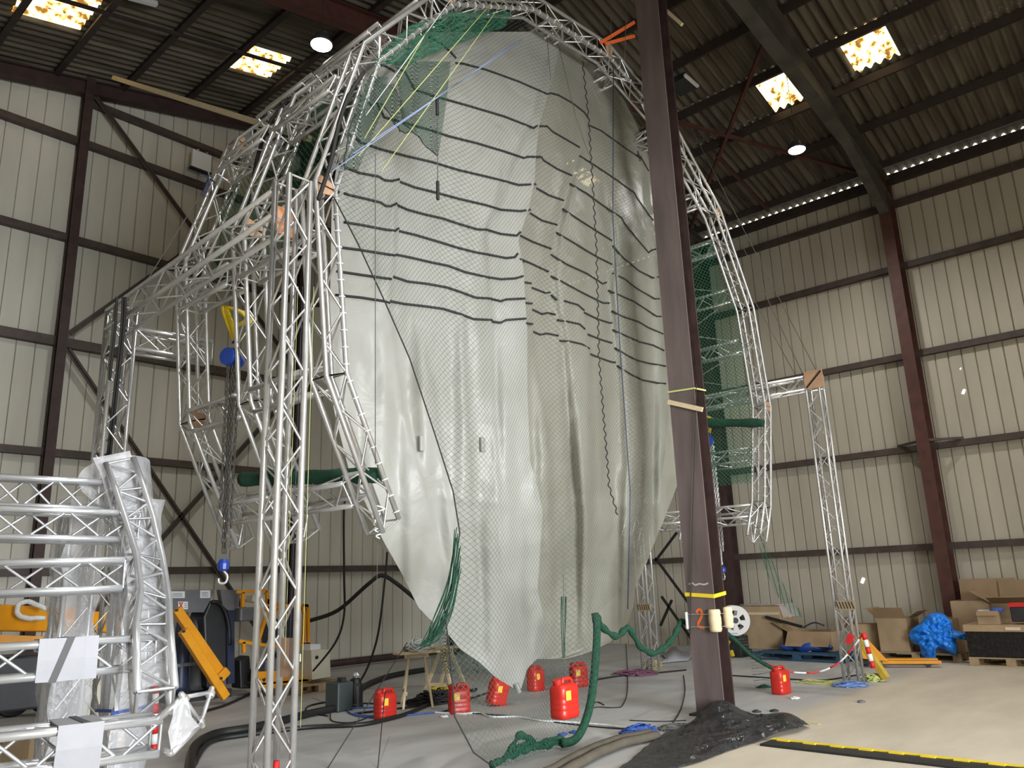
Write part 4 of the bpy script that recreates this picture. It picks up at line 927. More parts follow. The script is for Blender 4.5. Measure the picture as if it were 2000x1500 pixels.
# grey hopper on gas cylinders
Yh = 12.9
t = thing('gas_rack', 'grey steel hopper with paper labels above dark gas cylinders left of the orange cage', 'machine', V((PY((375, 1300), Yh).x, Yh, 0)))
m = MB(); m.prism([PY(q, Yh-.3) for q in ((330, 1152), (418, 1152), (414, 1166), (398, 1196), (350, 1196), (333, 1190))], (0, .6, 0)); m.build('hopper', M['grey'], t)
for q0, q1, q2, q3, nm in (((334, 1155), (361, 1155), (361, 1168), (334, 1168), 'label'), ((391, 1153), (411, 1153), (411, 1168), (391, 1168), 'label'), ((348, 1175), (367, 1175), (367, 1190), (348, 1190), 'warning_label')):
    m = MB(); m.prism([PY(q, Yh-.306) for q in (q0, q1, q2, q3)], (0, .004, 0)); o = m.build(nm, M['paper'], t)
    if nm == 'warning_label':
        m = MB()
        for aa, bb in (((350, 1177), (357, 1188)), ((357, 1177), (350, 1188)), ((350, 1177), (357, 1177)), ((350, 1188), (357, 1188))): m.bar(PY(aa, Yh-.309), PY(bb, Yh-.309), .012, .012)
        m.build('prohibition_mark', M['redtape'], o)
    m = MB()
    for k in range(3):
        f = .3+.22*k; A_ = V((q0[0]+3, q0[1]+(q3[1]-q0[1])*f, 0)); B_ = V((q1[0]-5 if nm == 'label' else q1[0]-2, A_.y, 0))
        if nm == 'warning_label': A_.x += 9
        m.bar(PY(A_, Yh-.308), PY(B_, Yh-.308), .004, .008)
    m.build('print_lines', M['grey'], o)
for x in (352, 384, 402):
    c = PY((x, 1330), Yh); m = MB(); zt = PY((x, 1198), Yh).z; m.lathe((c.x, Yh, .12), [(.02, 0), (.12, .02), (.125, .1), (.125, zt-.35), (.11, zt-.24), (.05, zt-.14), (.04, zt-.1)], 18); m.build('gas_cylinder', M['navy'] if x != 384 else M['grey'], t, smooth=True)
for z in (.55, 1.0):
    m = MB(); a, b = PY((345, 1300), Yh-.15), PY((410, 1300), Yh-.15); m.bar((a.x, a.y, z), (b.x, b.y, z), .02, .05); m.build('clamp_rail', M['grey'], t)
m = MB(); c = PY((378, 1345), Yh); m.box((c.x, Yh, .06), (1.0, .6, .12)); m.build('base', M['darkgrey'], t)
# dark machine body right of it
Ym = 12.6
t = thing('dark_machine', 'dark grey machine with mast and bracket between the gas rack and the orange cage', 'machine', V((PY((440, 1300), Ym).x, Ym, 0)))
m = MB(); m.prism([PY(q, Ym) for q in ((398, 1205), (412, 1172), (432, 1180), (444, 1210), (448, 1300), (430, 1345), (404, 1345))], (0, .5, 0)); m.build('cover', M['darkgrey'], t, bevel=.03)
m = MB(); m.tube(smooth([PY(q, Ym-.06) for q in ((414, 1176), (428, 1178), (440, 1195), (447, 1225), (448, 1260))], 5), .035, 8); m.build('hose', M['black'], t, smooth=True)
m = MB(); a, b = PY((450, 1160), Ym-.05), PY((450, 1335), Ym-.05); m.bar(a, b, .12, .05, (0, 1, 0)); m.build('mast', M['navy'], t)
m = MB(); m.prism([PY(q, Ym-.12) for q in ((430, 1152), (470, 1152), (466, 1185), (455, 1192), (445, 1192), (435, 1182))], (0, .12, 0)); m.build('mast_head', M['grey'], t)
m = MB(); m.box(PY((478, 1200), Ym-.05), (.30, .25, .22)); m.build('motor', M['grey'], t, bevel=.03)
m = MB(); m.prism([PY(q, Ym-.15) for q in ((468, 1290), (488, 1280), (492, 1345), (470, 1345))], (0, .3, 0)); m.build('drive_unit', M['black'], t, bevel=.02)
# folded orange arm leaning
Yo = 12.0
t = thing('orange_arm', 'two orange steel arms leaning diagonally in front of the gas rack', 'machine arm', V((PY((390, 1340), Yo).x, Yo, 0)))
m = MB(); m.bar(PY((344, 1190), Yo), PY((428, 1312), Yo), .14, .13, (0, 1, 0)); m.build('upper_arm', M['orange'], t, bevel=.015)
m = MB(); m.bar(PY((357, 1231), Yo-.14), PY((440, 1362), Yo-.14), .13, .13, (0, 1, 0)); m.build('lower_arm', M['orange'], t, bevel=.015)
m = MB(); m.bar(PY((426, 1325), Yo-.05), PY((442, 1308), Yo-.05), .14, .17, (0, 1, 0)); m.build('end_foot', M['orange'], t, bevel=.02)
for q in ((346, 1192), (360, 1233), (433, 1325)):
    m = MB(); m.lathe(PY(q, Yo-.24), [(.02, 0), (.02, .03)], 10, (0, 1, 0)); m.build('pivot_pin', M['darkgrey'], t)
# work platform cage
Yc = 12.0
t = thing('lift_cage', 'orange work platform cage of a lift behind the near truss tower', 'lift cage', V((PY((560, 1340), Yc).x, Yc, 0)))
m = MB(); m.prism([PY(q, Yc) for q in ((498, 1312), (607, 1308), (608, 1330), (600, 1336), (520, 1346), (502, 1342))], (0, .05, 0)); plate = m.build('toe_plate', M['orange'], t)
m = MB(); m.prism([PY(q, Yc-.012) for q in ((590, 1322), (596, 1316), (605, 1313), (602, 1320), (597, 1324))], (0, .008, 0)); m.build('printed_mark', M['cord'], plate)
for q in ((502, 1328), (512, 1326), (526, 1323)): m = MB(); m.prism([PY((q[0]+dx, q[1]+dy), Yc-.012) for dx, dy in ((0, 0), (7, -2), (6, 4), (3, 6))], (0, .008, 0)); m.build('printed_mark', M['cord'], plate)
for L in ([(604, 1330), (602, 1250), (601, 1184), (590, 1182)], [(601, 1182), (540, 1184), (508, 1190)], [(590, 1184), (595, 1200), (592, 1250), (590, 1258), (604, 1258)], [(462, 1156), (520, 1154), (524, 1180)], [(474, 1157), (474, 1186)], [(466, 1252), (500, 1258), (540, 1262), (602, 1258)], [(500, 1330), (502, 1260), (520, 1200), (524, 1170)], [(475, 1254), (476, 1275)], [(535, 1200), (545, 1190), (556, 1188), (566, 1194)]):
    m = MB(); P = [PY(q, Yc) for q in L]
    for a, b in zip(P, P[1:]): m.bar(a, b, .05, .05, (0, 1, 0))
    m.build('rail', M['orange'], t)
for L in ([(601, 1184), (603, 1330)], [(524, 1172), (600, 1180)]):
    m = MB(); P = [PY(q, Yc)+V((0, .7, 0)) for q in L]; m.bar(P[0], P[1], .05, .05, (0, 1, 0)); m.build('rail', M['orange'], t)
m = MB(); a, b = PY((505, 1338), Yc), PY((605, 1330), Yc); m.prism([a, b, b+V((0, .75, 0)), a+V((0, .75, 0))], (0, 0, .03)); m.build('floor_plate', M['darkgrey'], t)
m = MB(); m.box(PY((500, 1168), Yc+.1), (.24, .2, .12)); m.build('control_box', M['beige'], t, bevel=.02)
m = MB(); m.box(PY((545, 1235), Yc+.55), (.5, .3, .45)); m.build('motor_housing', M['darkgrey'], t, bevel=.03)
m = MB(); m.box(PY((530, 1300), Yc+.35), (.42, .3, .22)); m.build('tool_tray', M['grey'], t)
m = MB(); m.bar(PY((560, 1345), Yc+.3), PY((560, 1372), Yc+.3), .3, .3, (0, 1, 0)); m.build('support', M['darkgrey'], t)
# beige cabinet on pallet right of the cage
p = FZ((622, 1352)); 
t = thing('metal_cabinet', 'pale metal box on a pallet just right of the orange cage', 'cabinet', p)
m = MB(); m.prism([PY(q, p.y) for q in ((608, 1270), (645, 1268), (646, 1322), (610, 1328))], (0, .5, 0)); m.build('body', M['beige'], t, bevel=.01)
m = MB(); m.prism([PY(q, p.y+.1) for q in ((606, 1258), (626, 1258), (626, 1268), (606, 1270))], (0, .3, 0)); m.build('top_box', M['paper'], t)
m = MB(); m.lathe(PY((619, 1284), p.y-.01), [(.03, 0), (.03, .02)], 12, (0, 1, 0)); m.build('knob', M['black'], t)
def pallet(label, c, rz, sx=1.2, sy=.8, mm=None, group=None):
    c = V(c); t = thing('pallet', label, 'pallet', c, group); R_ = RZ(rz); mm = mm or M['palletwood']
    for k in range(5):
        m = MB(); m.box(c+R_ @ V((0, -sy/2+.05+k*(sy-.1)/4, .133)), (sx, .1, .022), R_); m.build('deck_board', mm, t)
    for k in range(3):
        y = (-sy/2+.05, 0, sy/2-.05)[k]
        m = MB(); m.box(c+R_ @ V((0, y, .011)), (sx, .1, .022), R_); m.build('bottom_board', mm, t)
        for x in (-sx/2+.07, 0, sx/2-.07):
            m = MB(); m.box(c+R_ @ V((x, y, .072)), (.14, .1, .1), R_); m.build('block', mm, t)
    return t
pallet('wooden pallet under the pale box right of the orange cage', (p.x, p.y+.25, 0), 0, 1.0, .7)
# small black and green machine
p = FZ((662, 1388)); t = thing('pump_unit', 'small dark pump with a black motor standing on the floor right of the orange cage', 'machine', p)
m = MB(); m.box(p+V((0, 0, .19)), (.26, .3, .38)); m.build('tank', mat('dark_green_tank', (.045, .06, .058), .5), t, bevel=.02)
m = MB(); m.lathe(p+V((.28, 0, .0)), [(.11, 0), (.11, .05), (.1, .06), (.1, .30), (.08, .33), (.08, .38), (.03, .40)], 18); m.build('motor', M['black'], t, smooth=False)
m = MB(); m.lathe(p+V((.28, 0, .40)), [(.05, 0), (.06, .03), (.03, .07)], 14); m.build('motor_cap', M['alu'], t)
m = MB(); m.box(p+V((.0, -.05, .41)), (.08, .1, .05)); m.build('filler', M['darkgrey'], t)

# ---------------------------------------------------------------- trestles
def trestle(label, a, b, h, sp=.16, foot=.30):
    """saw horse: beam a-b (floor positions), splayed legs"""
    a, b = V(a), V(b); d = (b-a).normalized(); n = d.cross(V((0, 0, 1))); c = (a+b)/2; up = V((0, 0, 1))
    t = thing('trestle', label, 'trestle', c)
    m = MB(); m.bar(a+up*h, b+up*h, .05, .07); m.build('beam', M['wood'], t)
    for e, q in ((a, .06), (b, -.06)):
        for sg in (-1, 1):
            m = MB(); m.bar(e+d*q+up*(h-.02)+n*sg*.02, e-d*q*.5+n*sg*foot, .045, .03, d); m.build('leg', M['wood'], t)
    m = MB(); m.bar(a+d*.02+up*.2-n*foot*.75, a+d*.02+up*.2+n*foot*.75, .02, .05); m.build('cross_board', M['wood'], t)
    return t
p1, p2, p3, p4 = FZ((785, 1385)), FZ((835, 1380)), FZ((858, 1368)), FZ((888, 1366))
trestle('wooden trestle on the floor left of the red cans, with a rope ball on top', FZ((790, 1381)), FZ((838, 1378)), .68)
trestle('wooden trestle behind the other one nearer the sheet', FZ((858, 1366)), FZ((884, 1360)), .68)
q = FZ((814, 1382)); zt = .715
m = MB(); m.box(q+V((0, 0, zt+.01)), (.62, .24, .025), RZ(-.35)); m.build('board', M['wood'], label='pale board lying on the front trestle', cat='board')
q2 = FZ((870, 1366)); m = MB(); m.box(q2+V((0, 0, zt+.01)), (.4, .2, .03), RZ(-.3)); m.build('board', M['wood'], label='short pale board lying on the rear trestle', cat='board')
def tangle(name, label, cat, c, rx, ry, h, r, n, mm, seed, kind=None, turns=3):
    rnd = random.Random(seed); m = MB(); c = V(c)
    for k in range(n):
        a0 = rnd.uniform(0, 6.28); P = []
        for i in range(14):
            a = a0+i*turns*.45+rnd.uniform(-.5, .5); f = rnd.uniform(.25, 1); P.append(c+V((rx*f*math.cos(a), ry*f*math.sin(a), max(r, h*rnd.uniform(0, 1)*(1-f*.6)))))
        m.tube(smooth(P, 4), r, 5)
    return m.build(name, mm, smooth=True, label=label, cat=cat)
qb = q+V((.02, 0, zt+.025)); tangle('rope_ball', 'ball of pale grey rope heaped on the front trestle', 'rope', qb, .17, .14, .22, .012, 10, mat('pale_rope', (.62, .68, .68), .8), 3)
m = MB(); m.lathe(FZ((793, 1382))+V((0, 0, zt+.023)), [(.035, 0), (.04, .01), (.04, .06), (.03, .07)], 14); m.build('small_can', M['grey'], label='small grey can on the left end of the front trestle board', cat='can')
tangle('cable_heap', 'heap of black cables and yellow tags on the floor under the trestles', 'cables', FZ((848, 1372)), .45, .3, .22, .012, 10, M['cord'], 5)
tangle('cord_tangle', 'small tangle of yellow cord under the rear trestle', 'cord', FZ((862, 1362))+V((0, 0, .1)), .2, .15, .15, .008, 4, M['yellow'], 6)

# ---------------------------------------------------------------- red jerrycans
def jerrycan(label):
    t = thing('jerrycan', label, 'jerrycan', (0, 0, 0), 'red jerrycans')
    def ring(w, d, z, n=28, e=4.0):
        out = []
        for k in range(n):
            a = 2*PI*k/n; c, s = math.cos(a), math.sin(a); out.append(V((w/2*math.copysign(abs(c)**(2/e), c), d/2*math.copysign(abs(s)**(2/e), s), z)))
        return out
    prof = [(.25, .17, 0), (.275, .195, .012), (.28, .2, .04), (.28, .2, .07), (.273, .193, .078), (.28, .2, .086), (.28, .2, .12), (.273, .193, .128), (.28, .2, .136), (.28, .2, .17), (.273, .193, .178), (.28, .2, .186), (.28, .2, .26), (.27, .19, .295), (.22, .13, .315), (.19, .10, .32)]
    m = MB(); rings = [ring(*q) for q in prof]; n = 28
    m.add([p for r in rings for p in r], [(i*n+j, i*n+(j+1) % n, (i+1)*n+(j+1) % n, (i+1)*n+j) for i in range(len(rings)-1) for j in range(n)]+[tuple(range(n-1, -1, -1)), tuple((len(rings)-1)*n+j for j in range(n))])
    m.build('body', M['red'], t, smooth=True)
    m = MB(); P = smooth([V((-.02, 0, .305)), V((-.015, 0, .35)), V((.02, 0, .352)), V((.09, 0, .35)), V((.115, 0, .33)), V((.125, 0, .295))], 5); m.tube(P, .02, 10); m.build('handle', M['red'], t, smooth=True)
    m = MB(); m.lathe((-.085, 0, .295), [(.04, 0), (.04, .03), (.043, .032), (.043, .065), (.038, .07)], 18, (-.35, 0, 1)); m.build('cap', M['redcap'], t)
    m = MB(); m.box((-.06, -.1015, .215), (.075, .004, .085)); m.build('label', M['label'], t)
    return t
cans = [((752, 1404), .55, 'red jerrycan standing farthest left, before the trestle', 0), ((897, 1393), .15, 'red jerrycan beside the rear trestle, label turned away', 0), ((968, 1378), .5, 'tilted red jerrycan just left of the sheet tip', 0), ((1047, 1349), .65, 'red jerrycan right behind the sheet tip', 0), ((1131, 1341), .2, 'red jerrycan farthest back beside the green rolled net', 0), ((1104, 1402), .6, 'largest looking red jerrycan hanging on cords in front of the others', 1), ((1527, 1355), .5, 'red jerrycan alone on the right side of the column', 0)]
c0 = None
for (p, rz, lab, hang) in cans:
    if c0 is None: o = c0 = jerrycan(lab)
    else: o = copy_tree(c0, label=lab)
    o.location = PD(p, 7.62) if hang else FZ(p)
    o.rotation_euler = (0, 0, rz-.85+.25)
    if p == (968, 1378): o.rotation_euler = (.18, .16, rz-.6); o.location.z += .02
    if hang: hc = o.location.copy()
line('cord', [hc+V((.04, 0, .36)), PY((1100, 1120), 5.36)], .003, M['graycord'], 'thin cord holding the hanging red jerrycan')

# ---------------------------------------------------------------- hoses, cables and ropes on the floor
def floor_run(name, pix, r, mm, label, cat, z=None, n=6, lift=0):
    P = [FZ(p)+V((0, 0, (r if z is None else z)+lift)) for p in pix]
    m = MB(); m.tube(smooth(P, n), r, 8); return m.build(name, mm, smooth=True, label=label, cat=cat)
floor_run('hose', [(372, 1560), (372, 1490), (385, 1462), (420, 1442), (500, 1428), (600, 1402), (690, 1380), (705, 1350), (760, 1326), (830, 1313)], .048, M['black'], 'thick black hose curving over the floor from the lower left to the end wall', 'hose')
floor_run('hose', [(378, 1500), (410, 1455), (480, 1440), (600, 1425), (700, 1420), (760, 1408), (800, 1396), (860, 1370), (930, 1350)], .026, M['black'], 'thinner black hose beside the thick one on the floor', 'hose')
floor_run('hose', [(400, 1392), (440, 1380), (480, 1362), (500, 1352)], .02, M['black'], 'black hose on the floor under the orange arms', 'hose')
floor_run('cable', [(640, 1400), (600, 1392), (605, 1380), (650, 1372), (700, 1375), (760, 1376), (830, 1372)], .012, M['cord'], 'black cable looping around the small dark pump', 'cable')
floor_run('cable', [(700, 1395), (760, 1388), (820, 1380), (900, 1371), (960, 1352)], .012, M['cord'], 'black cable running past the red cans to the sheet tip', 'cable')
floor_run('cable', [(645, 1395), (650, 1410), (690, 1412), (720, 1400), (690, 1398)], .008, M['cord'], 'thin black cable loop on the floor left of the first red can', 'cable')
floor_run('blue_hose', [(740, 1400), (700, 1400), (680, 1392), (690, 1385), (740, 1384), (730, 1390), (690, 1396), (710, 1402), (760, 1403), (800, 1398), (860, 1392), (890, 1385)], .011, M['bluerope'], 'thin blue hose coiled behind the farthest left red can', 'hose')
floor_run('rope', [(845, 1393), (900, 1396), (935, 1394), (960, 1402), (1010, 1402), (1060, 1410), (1120, 1413), (1180, 1418), (1225, 1424)], .012, M['whiterope'], 'white rope lying across the floor in front of the red cans', 'rope')
floor_run('cable', [(900, 1393), (960, 1397), (1020, 1402), (1100, 1414), (1200, 1424), (1260, 1425)], .008, M['cord'], 'thin black cable beside the white rope on the floor', 'cable')
floor_run('cable', [(1160, 1330), (1210, 1322), (1280, 1316), (1340, 1310)], .014, M['cord'], 'black cable on the floor behind the green rolled net', 'cable')
floor_run('cord', [(1222, 1250), (1226, 1330), (1218, 1375), (1200, 1383), (1170, 1382), (1150, 1384), (1165, 1372), (1180, 1378)], .007, M['cord'], 'thin dark cord looped on the floor right of the hanging net', 'cord')
floor_run('cable', [(1335, 1320), (1338, 1350), (1330, 1385), (1315, 1412)], .008, M['cord'], 'thin dark cord lying left of the brown column foot', 'cord')
floor_run('cable', [(1420, 1320), (1500, 1325), (1600, 1330), (1660, 1322), (1690, 1318)], .011, M['cord'], 'dark cable lying on the floor before the right tower', 'cable')
floor_run('cable', [(1230, 1408), (1290, 1410), (1340, 1408)], .006, M['cord'], 'thin cord on the floor near the rope pile', 'cord')
# hanging black cables behind
line('cable', smooth([PY((682, 968), 9.6), PY((672, 990), 9.6), PY((672, 1120), 9.6), PY((672, 1200), 9.7), PY((655, 1255), 9.9), PY((612, 1310), 11)], 6), .016, M['cord'], 'black cable hanging from the lowest left cross truss down to the cage', 'cable', 8)
line('cable', smooth([PY((757, 1068), 9.4), PY((752, 1130), 9.4), PY((738, 1240), 9.5), PY((715, 1310), 9.8), PY((688, 1352), 10.2)], 6), .016, M['cord'], 'black cable hanging from the left edge of the sheet to the floor', 'cable', 8)
line('hose', smooth([PY((606, 1212), 12.0), PY((660, 1192), 11.5), PY((720, 1140), 10.6), PY((746, 1124), 10.5), PY((775, 1140), 10.4), PY((812, 1170), 10.2), PY((850, 1200), 10)], 6), .034, M['cord'], 'thick black hose arching from the orange cage to behind the sheet', 'hose', 8)
for a, b, lab in (((760, 1270), (640, 1500), 'left'), ((745, 1380), (738, 1500), 'right')):
    A_, B_ = PD(a, 8.6), FZ((b[0], b[1])); line('cord', [PD((795, 1255) if lab == 'left' else (752, 1352), 9.0), B_], .0055, M['cord'], 'thin dark cord stretched down to the floor at lower left, %s one' % lab)
for x, mm, lab in ((587, 'yellowrope', 'yellowish'), ((556), 'yellowrope', 'bright yellow'), (565, 'navy', 'dark blue')):
    X = PLX+.16 if x > 580 else PLX+.06
    line('string', [PX((x+26, 560), X), PX((x, 1420 if x > 580 else 1300), X)], .0024, M[mm], '%s string running down the near left tower' % lab, 'string')
# striped poles
def striped(label, a, b, r, n):
    a, b = V(a), V(b); t = thing('striped_pole', label, 'pole', a)
    for k in range(n):
        m = MB(); m.tube([a.lerp(b, k/n), a.lerp(b, (k+1)/n)], r, 12); m.build('red_section' if k % 2 == 0 else 'white_section', M['redtape'] if k % 2 == 0 else M['white'], t, smooth=True)
a = PX((549, 1545), PLX+.03); b = PX((564, 1388), PLX+.03)
striped('red and white striped pole standing inside the foot of the near left tower', V((a.x, 5.12, 0)), V((b.x+.02, 5.1, .50)), .022, 3)
a, b = PY((306, 1395), 8.9), PY((305, 1315), 8.9); striped('red and white striped pole behind the wrapped segment', V((a.x, 8.9, 0)), b, .035, 8)
a, b = PX((1706, 1305), 12.6), PX((1686, 1236), 12.6); striped('red and white striped board leaning beside the right tower', a, b, .035, 5)
# yellow post leaning by the right tower
b0 = FZ((1732, 1332)); tp = PX((1680, 1250), 13.0); m = MB(); m.bar(b0+V((0, 0, .05)), tp, .10, .10); m.build('yellow_post', mat('worn_yellow_paint', (.62, .42, .05), .5, 0, .3, 8), label='leaning yellow square post at the foot of the right tower', cat='post', bevel=.01)
# barrier tape
P = smooth([PX(p, x) for p, x in (((1424, 1242), 12.0), ((1470, 1280), 12.0), ((1515, 1303), 12.1), ((1550, 1313), 12.2), ((1600, 1312), 12.4), ((1640, 1293), 12.5), ((1668, 1262), 12.6), ((1685, 1238), 12.6))], 6)
t = thing('barrier_chain', 'red and white barrier chain sagging from the column to the right tower', 'barrier', P[0])
nn = len(P)
for k in range(0, nn-3, 3):
    m = MB(); m.tube(P[k:k+4], .013, 6); m.build('red_piece' if (k//3) % 2 else 'white_piece', M['redtape'] if (k//3) % 2 else M['white'], t, smooth=True)
m = MB(); m.box(PX((1660, 1248), 12.6), (.06, .08, .14), Matrix.Rotation(.5, 3, 'X')); m.build('red_tag', M['redtape'], label='red plastic tag hanging on the right tower', cat='tag')
# rope litter
tangle('rope_pile', 'pile of blue and white rope on the floor left of the black sheet', 'rope', FZ((1248, 1434)), .30, .16, .12, .006, 20, M['bluerope'], 11)
tangle('rope_pile', 'small tangle of dark cords on the floor beside the brown column foot', 'rope', FZ((1315, 1422)), .26, .14, .05, .006, 10, M['graycord'], 12)
tangle('rope_pile', 'blue and pale cords scattered at the foot of the right tower', 'rope', FZ((1662, 1340)), .30, .26, .08, .005, 6, mat('pale_blue_cord', (.18, .30, .62), .7), 13)
tangle('rope_pile', 'yellow cords scattered at the foot of the right tower', 'rope', FZ((1605, 1335)), .22, .42, .06, .004, 4, mat('dull_yellow_cord', (.52, .52, .18), .8), 14)
tangle('rope_pile', 'bright yellow rope bunch beside the yellow post', 'rope', FZ((1708, 1330)), .14, .16, .14, .009, 8, M['yellowrope'], 15)
tangle('rope_pile', 'red and blue cords scattered at the foot of the tower behind the sheet', 'rope', FZ((1240, 1318)), .42, .42, .10, .006, 9, mat('mixed_cord', (.26, .10, .17), .8, 0, .6, 30), 16)
tangle('rope_pile', 'yellow straw coloured rope bunch at the foot of the tower behind the sheet', 'rope', FZ((1275, 1306)), .15, .2, .2, .012, 9, mat('straw_cord', (.45, .36, .12), .8), 17)
tangle('rope_pile', 'blue cord scrap on the floor inside the hanging net', 'rope', FZ((1098, 1436)), .07, .05, .03, .006, 5, M['bluerope'], 18)
for i, (q, mm, lab) in enumerate((((1552, 1365), 'whiterope', 'white crumpled scrap on the floor right of the lone red can'), ((1682, 1372), 'grey', 'small grey scrap on the bare floor at right'), ((1478, 1391), 'darkgrey', 'dark scrap on the floor left of the black sheet end'), ((1512, 1390), 'darkgrey', 'dark scrap on the floor behind the black sheet end'), ((868, 1401), 'whiterope', 'white knot on the floor before the second red can'), ((1120, 1432), 'blue', 'blue scrap on the floor by the hanging can'))):
    tangle('scrap', lab, 'scrap', FZ(q), .09 if i == 0 else .05, .05, .03, .008, 5, M[mm], 30+i)

# ---------------------------------------------------------------- black sheet, mat and cable ramp
rows = []
TL = [(1300, 1432), (1352, 1412), (1392, 1392), (1440, 1398), (1500, 1399), (1545, 1404), (1582, 1422)]
BL = [(1140, 1560), (1215, 1540), (1290, 1510), (1360, 1492), (1430, 1466), (1500, 1445), (1560, 1432)]
ta, tb = smooth([V((x, y, 0)) for x, y in TL], 20), smooth([V((x, y, 0)) for x, y in BL], 20)
for i in range(len(ta)):
    r = []
    for k in range(49):
        p = ta[i].lerp(tb[i], k/48); w_ = FZ(p); k = k/2; hmp = .17*math.exp(-((p.x-1412)/40)**2-((p.y-1405)/18)**2)+.05*math.exp(-((p.x-1540)/40)**2)
        e = min(1, k/3, (24-k)/3+.1); z = .006+hmp+e*(.35+.65*math.exp(-((p.x-1440)/110)**2))*(.06*(.5-abs(noise.noise(V((w_.x*3.2, w_.y*5, 0)))))+.05*(.5-abs(noise.noise(V((w_.x*7+w_.y*4, w_.y*6, 3)))))+.02*abs(noise.noise(V((w_.x*17, w_.y*15, 5)))))
        r.append(V((w_.x, w_.y, z)))
    rows.append(r)
m = MB(); m.grid(rows); m.build('black_sheet', M['blackplastic'], smooth=True, label='crumpled black plastic sheet on the floor around the brown column foot', cat='plastic sheet', solid=.004)
a, b, c_ = FZ((1062, 1525)), FZ((1180, 1468)), FZ((1272, 1443))
for k, (r, off, lab) in enumerate(((.05, 0, 'left'), (.042, .10, 'right'))):
    m = MB(); P = smooth([a+V((0, -off, r)), b+V((0, -off, r+.01)), c_+V((0, -off*.8, r))], 8); m.tube([q+V(noise.noise_vector(q*4))*.01 for q in P], r, 10); m.build('rolled_mat', M['olive'], smooth=True, label='rolled olive brown fabric on the floor beside the black sheet, %s roll' % lab, cat='rolled fabric')
t = thing('cable_ramp', 'black and yellow cable ramp across the floor at the lower right', 'cable ramp', FZ((1750, 1480)))
p0, p1_ = FZ((1506, 1449)), FZ((2060, 1512)); d = (p1_-p0); n_ = int(d.length/.24); yl = V((0, 0, 1)).cross(d.normalized())
m = MB(); q = [p0, p1_, p1_-yl*.22, p0-yl*.22]; m.prism([x+V((0, 0, .0)) for x in (p0-yl*.24, p1_-yl*.24, p1_+yl*.02, p0+yl*.02)], (0, 0, .022)); m.build('rubber_base', M['black'], t, bevel=.006)
m = MB(); m.bar(p0+yl*.035+V((0, 0, .02)), p1_+yl*.035+V((0, 0, .02)), .055, .02)
for k in range(n_): c = p0+d*((k+.5)/n_); m.bar(c-d.normalized()*.06+V((0, 0, .021)), c+d.normalized()*.06+V((0, 0, .021)), .05, .02)
m.build('yellow_edge', M['yellow'], t)
# yellow floor line
m = MB(); a, b = FZ((1500, 1402)), FZ((1600, 1415)); m.bar(a+V((0, 0, .002)), b+V((0, 0, .002)), .05, .004); m.build('floor_line', mat('faded_yellow', (.55, .47, .20), .7), kind='structure', label='faded yellow line on the floor', cat='floor line')

# ---------------------------------------------------------------- boxes and pallets along the right wall
pallet('blue pallet under the taped carton and open box by the right wall', FZ((1560, 1292))+V((.45, 0, 0)), 1.45, 1.9, .9, M['palletblue'])
c = PX((1500, 1279), 16.1); t = thing('carton', 'big taped brown carton under clear film by the right wall', 'box', V((16.3, c.y, .145)))
q = V((16.3, c.y, .145)); m = MB(); m.box(q+V((0, 0, .42)), (.7, .85, .84)); m.build('body', M['card'], t, bevel=.01)
m = MB(); m.box(q+V((-.354, 0, .70)), (.006, .80, .05)); m.build('tape', mat('pale_tape', (.62, .50, .34), .3), t)
rows = [[q+V((-.37+.74*i/12, -.50+1.0*j/14, .86+.05*abs(noise.noise(V((i*.5, j*.5, 0))))-(.35*abs(noise.noise(V((i, 3, 0))))+.25 if j in (0, 14) else 0))) for j in range(15)] for i in range(13)]
m = MB(); m.grid(rows); m.build('film_cover', M['film'], t, smooth=True)
m = MB(); m.bar(PX((1496, 1205), 15.9), PX((1566, 1224), 15.9), .07, .05); m.build('black_tube', M['black'], label='black tube lying on top of the taped carton', cat='tube')
open_box('open cardboard box with flaps folded out, right of the taped carton', V((16.2, PX((1598, 1270), 16.2).y, .147)), .7, .86, .36, 0, flaps=(1, 0, .6, -1), ang=.9)
m = MB(); qq = V((15.75, PX((1575, 1275), 15.75).y, .22)); P = [qq+V((.05*math.sin(k*.5), -.5+k*.05, .02*math.sin(k))) for k in range(21)]; m.tube(P, [.08*(.4+.6*math.sin(PI*(k+1)/22)) for k in range(21)], 10); o = m.build('blue_bundle', M['blue'], smooth=True, label='rolled blue plastic bundle lying before the open cardboard box', cat='bundle')
m = MB(); m.tube([qq+V((0, -.1, 0)), qq+V((0, -.02, 0))], .088, 12); m.build('tape', M['paper'], o)
m = MB(); P = smooth([PX(p, 16.4) for p in ((1568, 1226), (1590, 1216), (1610, 1222))], 5); m.tube(P, .015, 8); m.build('blue_hose', M['navy'], smooth=True, label='dark blue hose looping out of the open cardboard box', cat='hose')
# cable reel behind the column
c = PX((1436, 1236), 15.8); t = thing('cable_reel', 'white cable reel with round holes behind the brown column', 'reel', V((c.x, c.y, 0)))
ax = V((-.75, -.66, 0)); Rm = ax.to_track_quat('Z', 'Y').to_matrix(); rr = .30; nn = 40; hub = V((c.x, c.y, .72))
for sgn in (-1, 1):
    m = MB(); vs = []; 
    for a_ in range(nn):
        an = 2*PI*a_/nn; hole = .5+.5*math.cos(an*5)
        for r_ in (.06, .10+.0*hole, .20, rr): vs.append(hub+Rm @ V((r_*math.cos(an), r_*math.sin(an), sgn*.12)))
    fs = []
    for a_ in range(nn):
        for k in range(3):
            if k == 1 and (a_ % 8) < 4: continue
            b_ = (a_+1) % nn; fs.append((a_*4+k, b_*4+k, b_*4+k+1, a_*4+k+1))
    m.add(vs, fs); m.build('flange', M['white'], t, solid=.014)
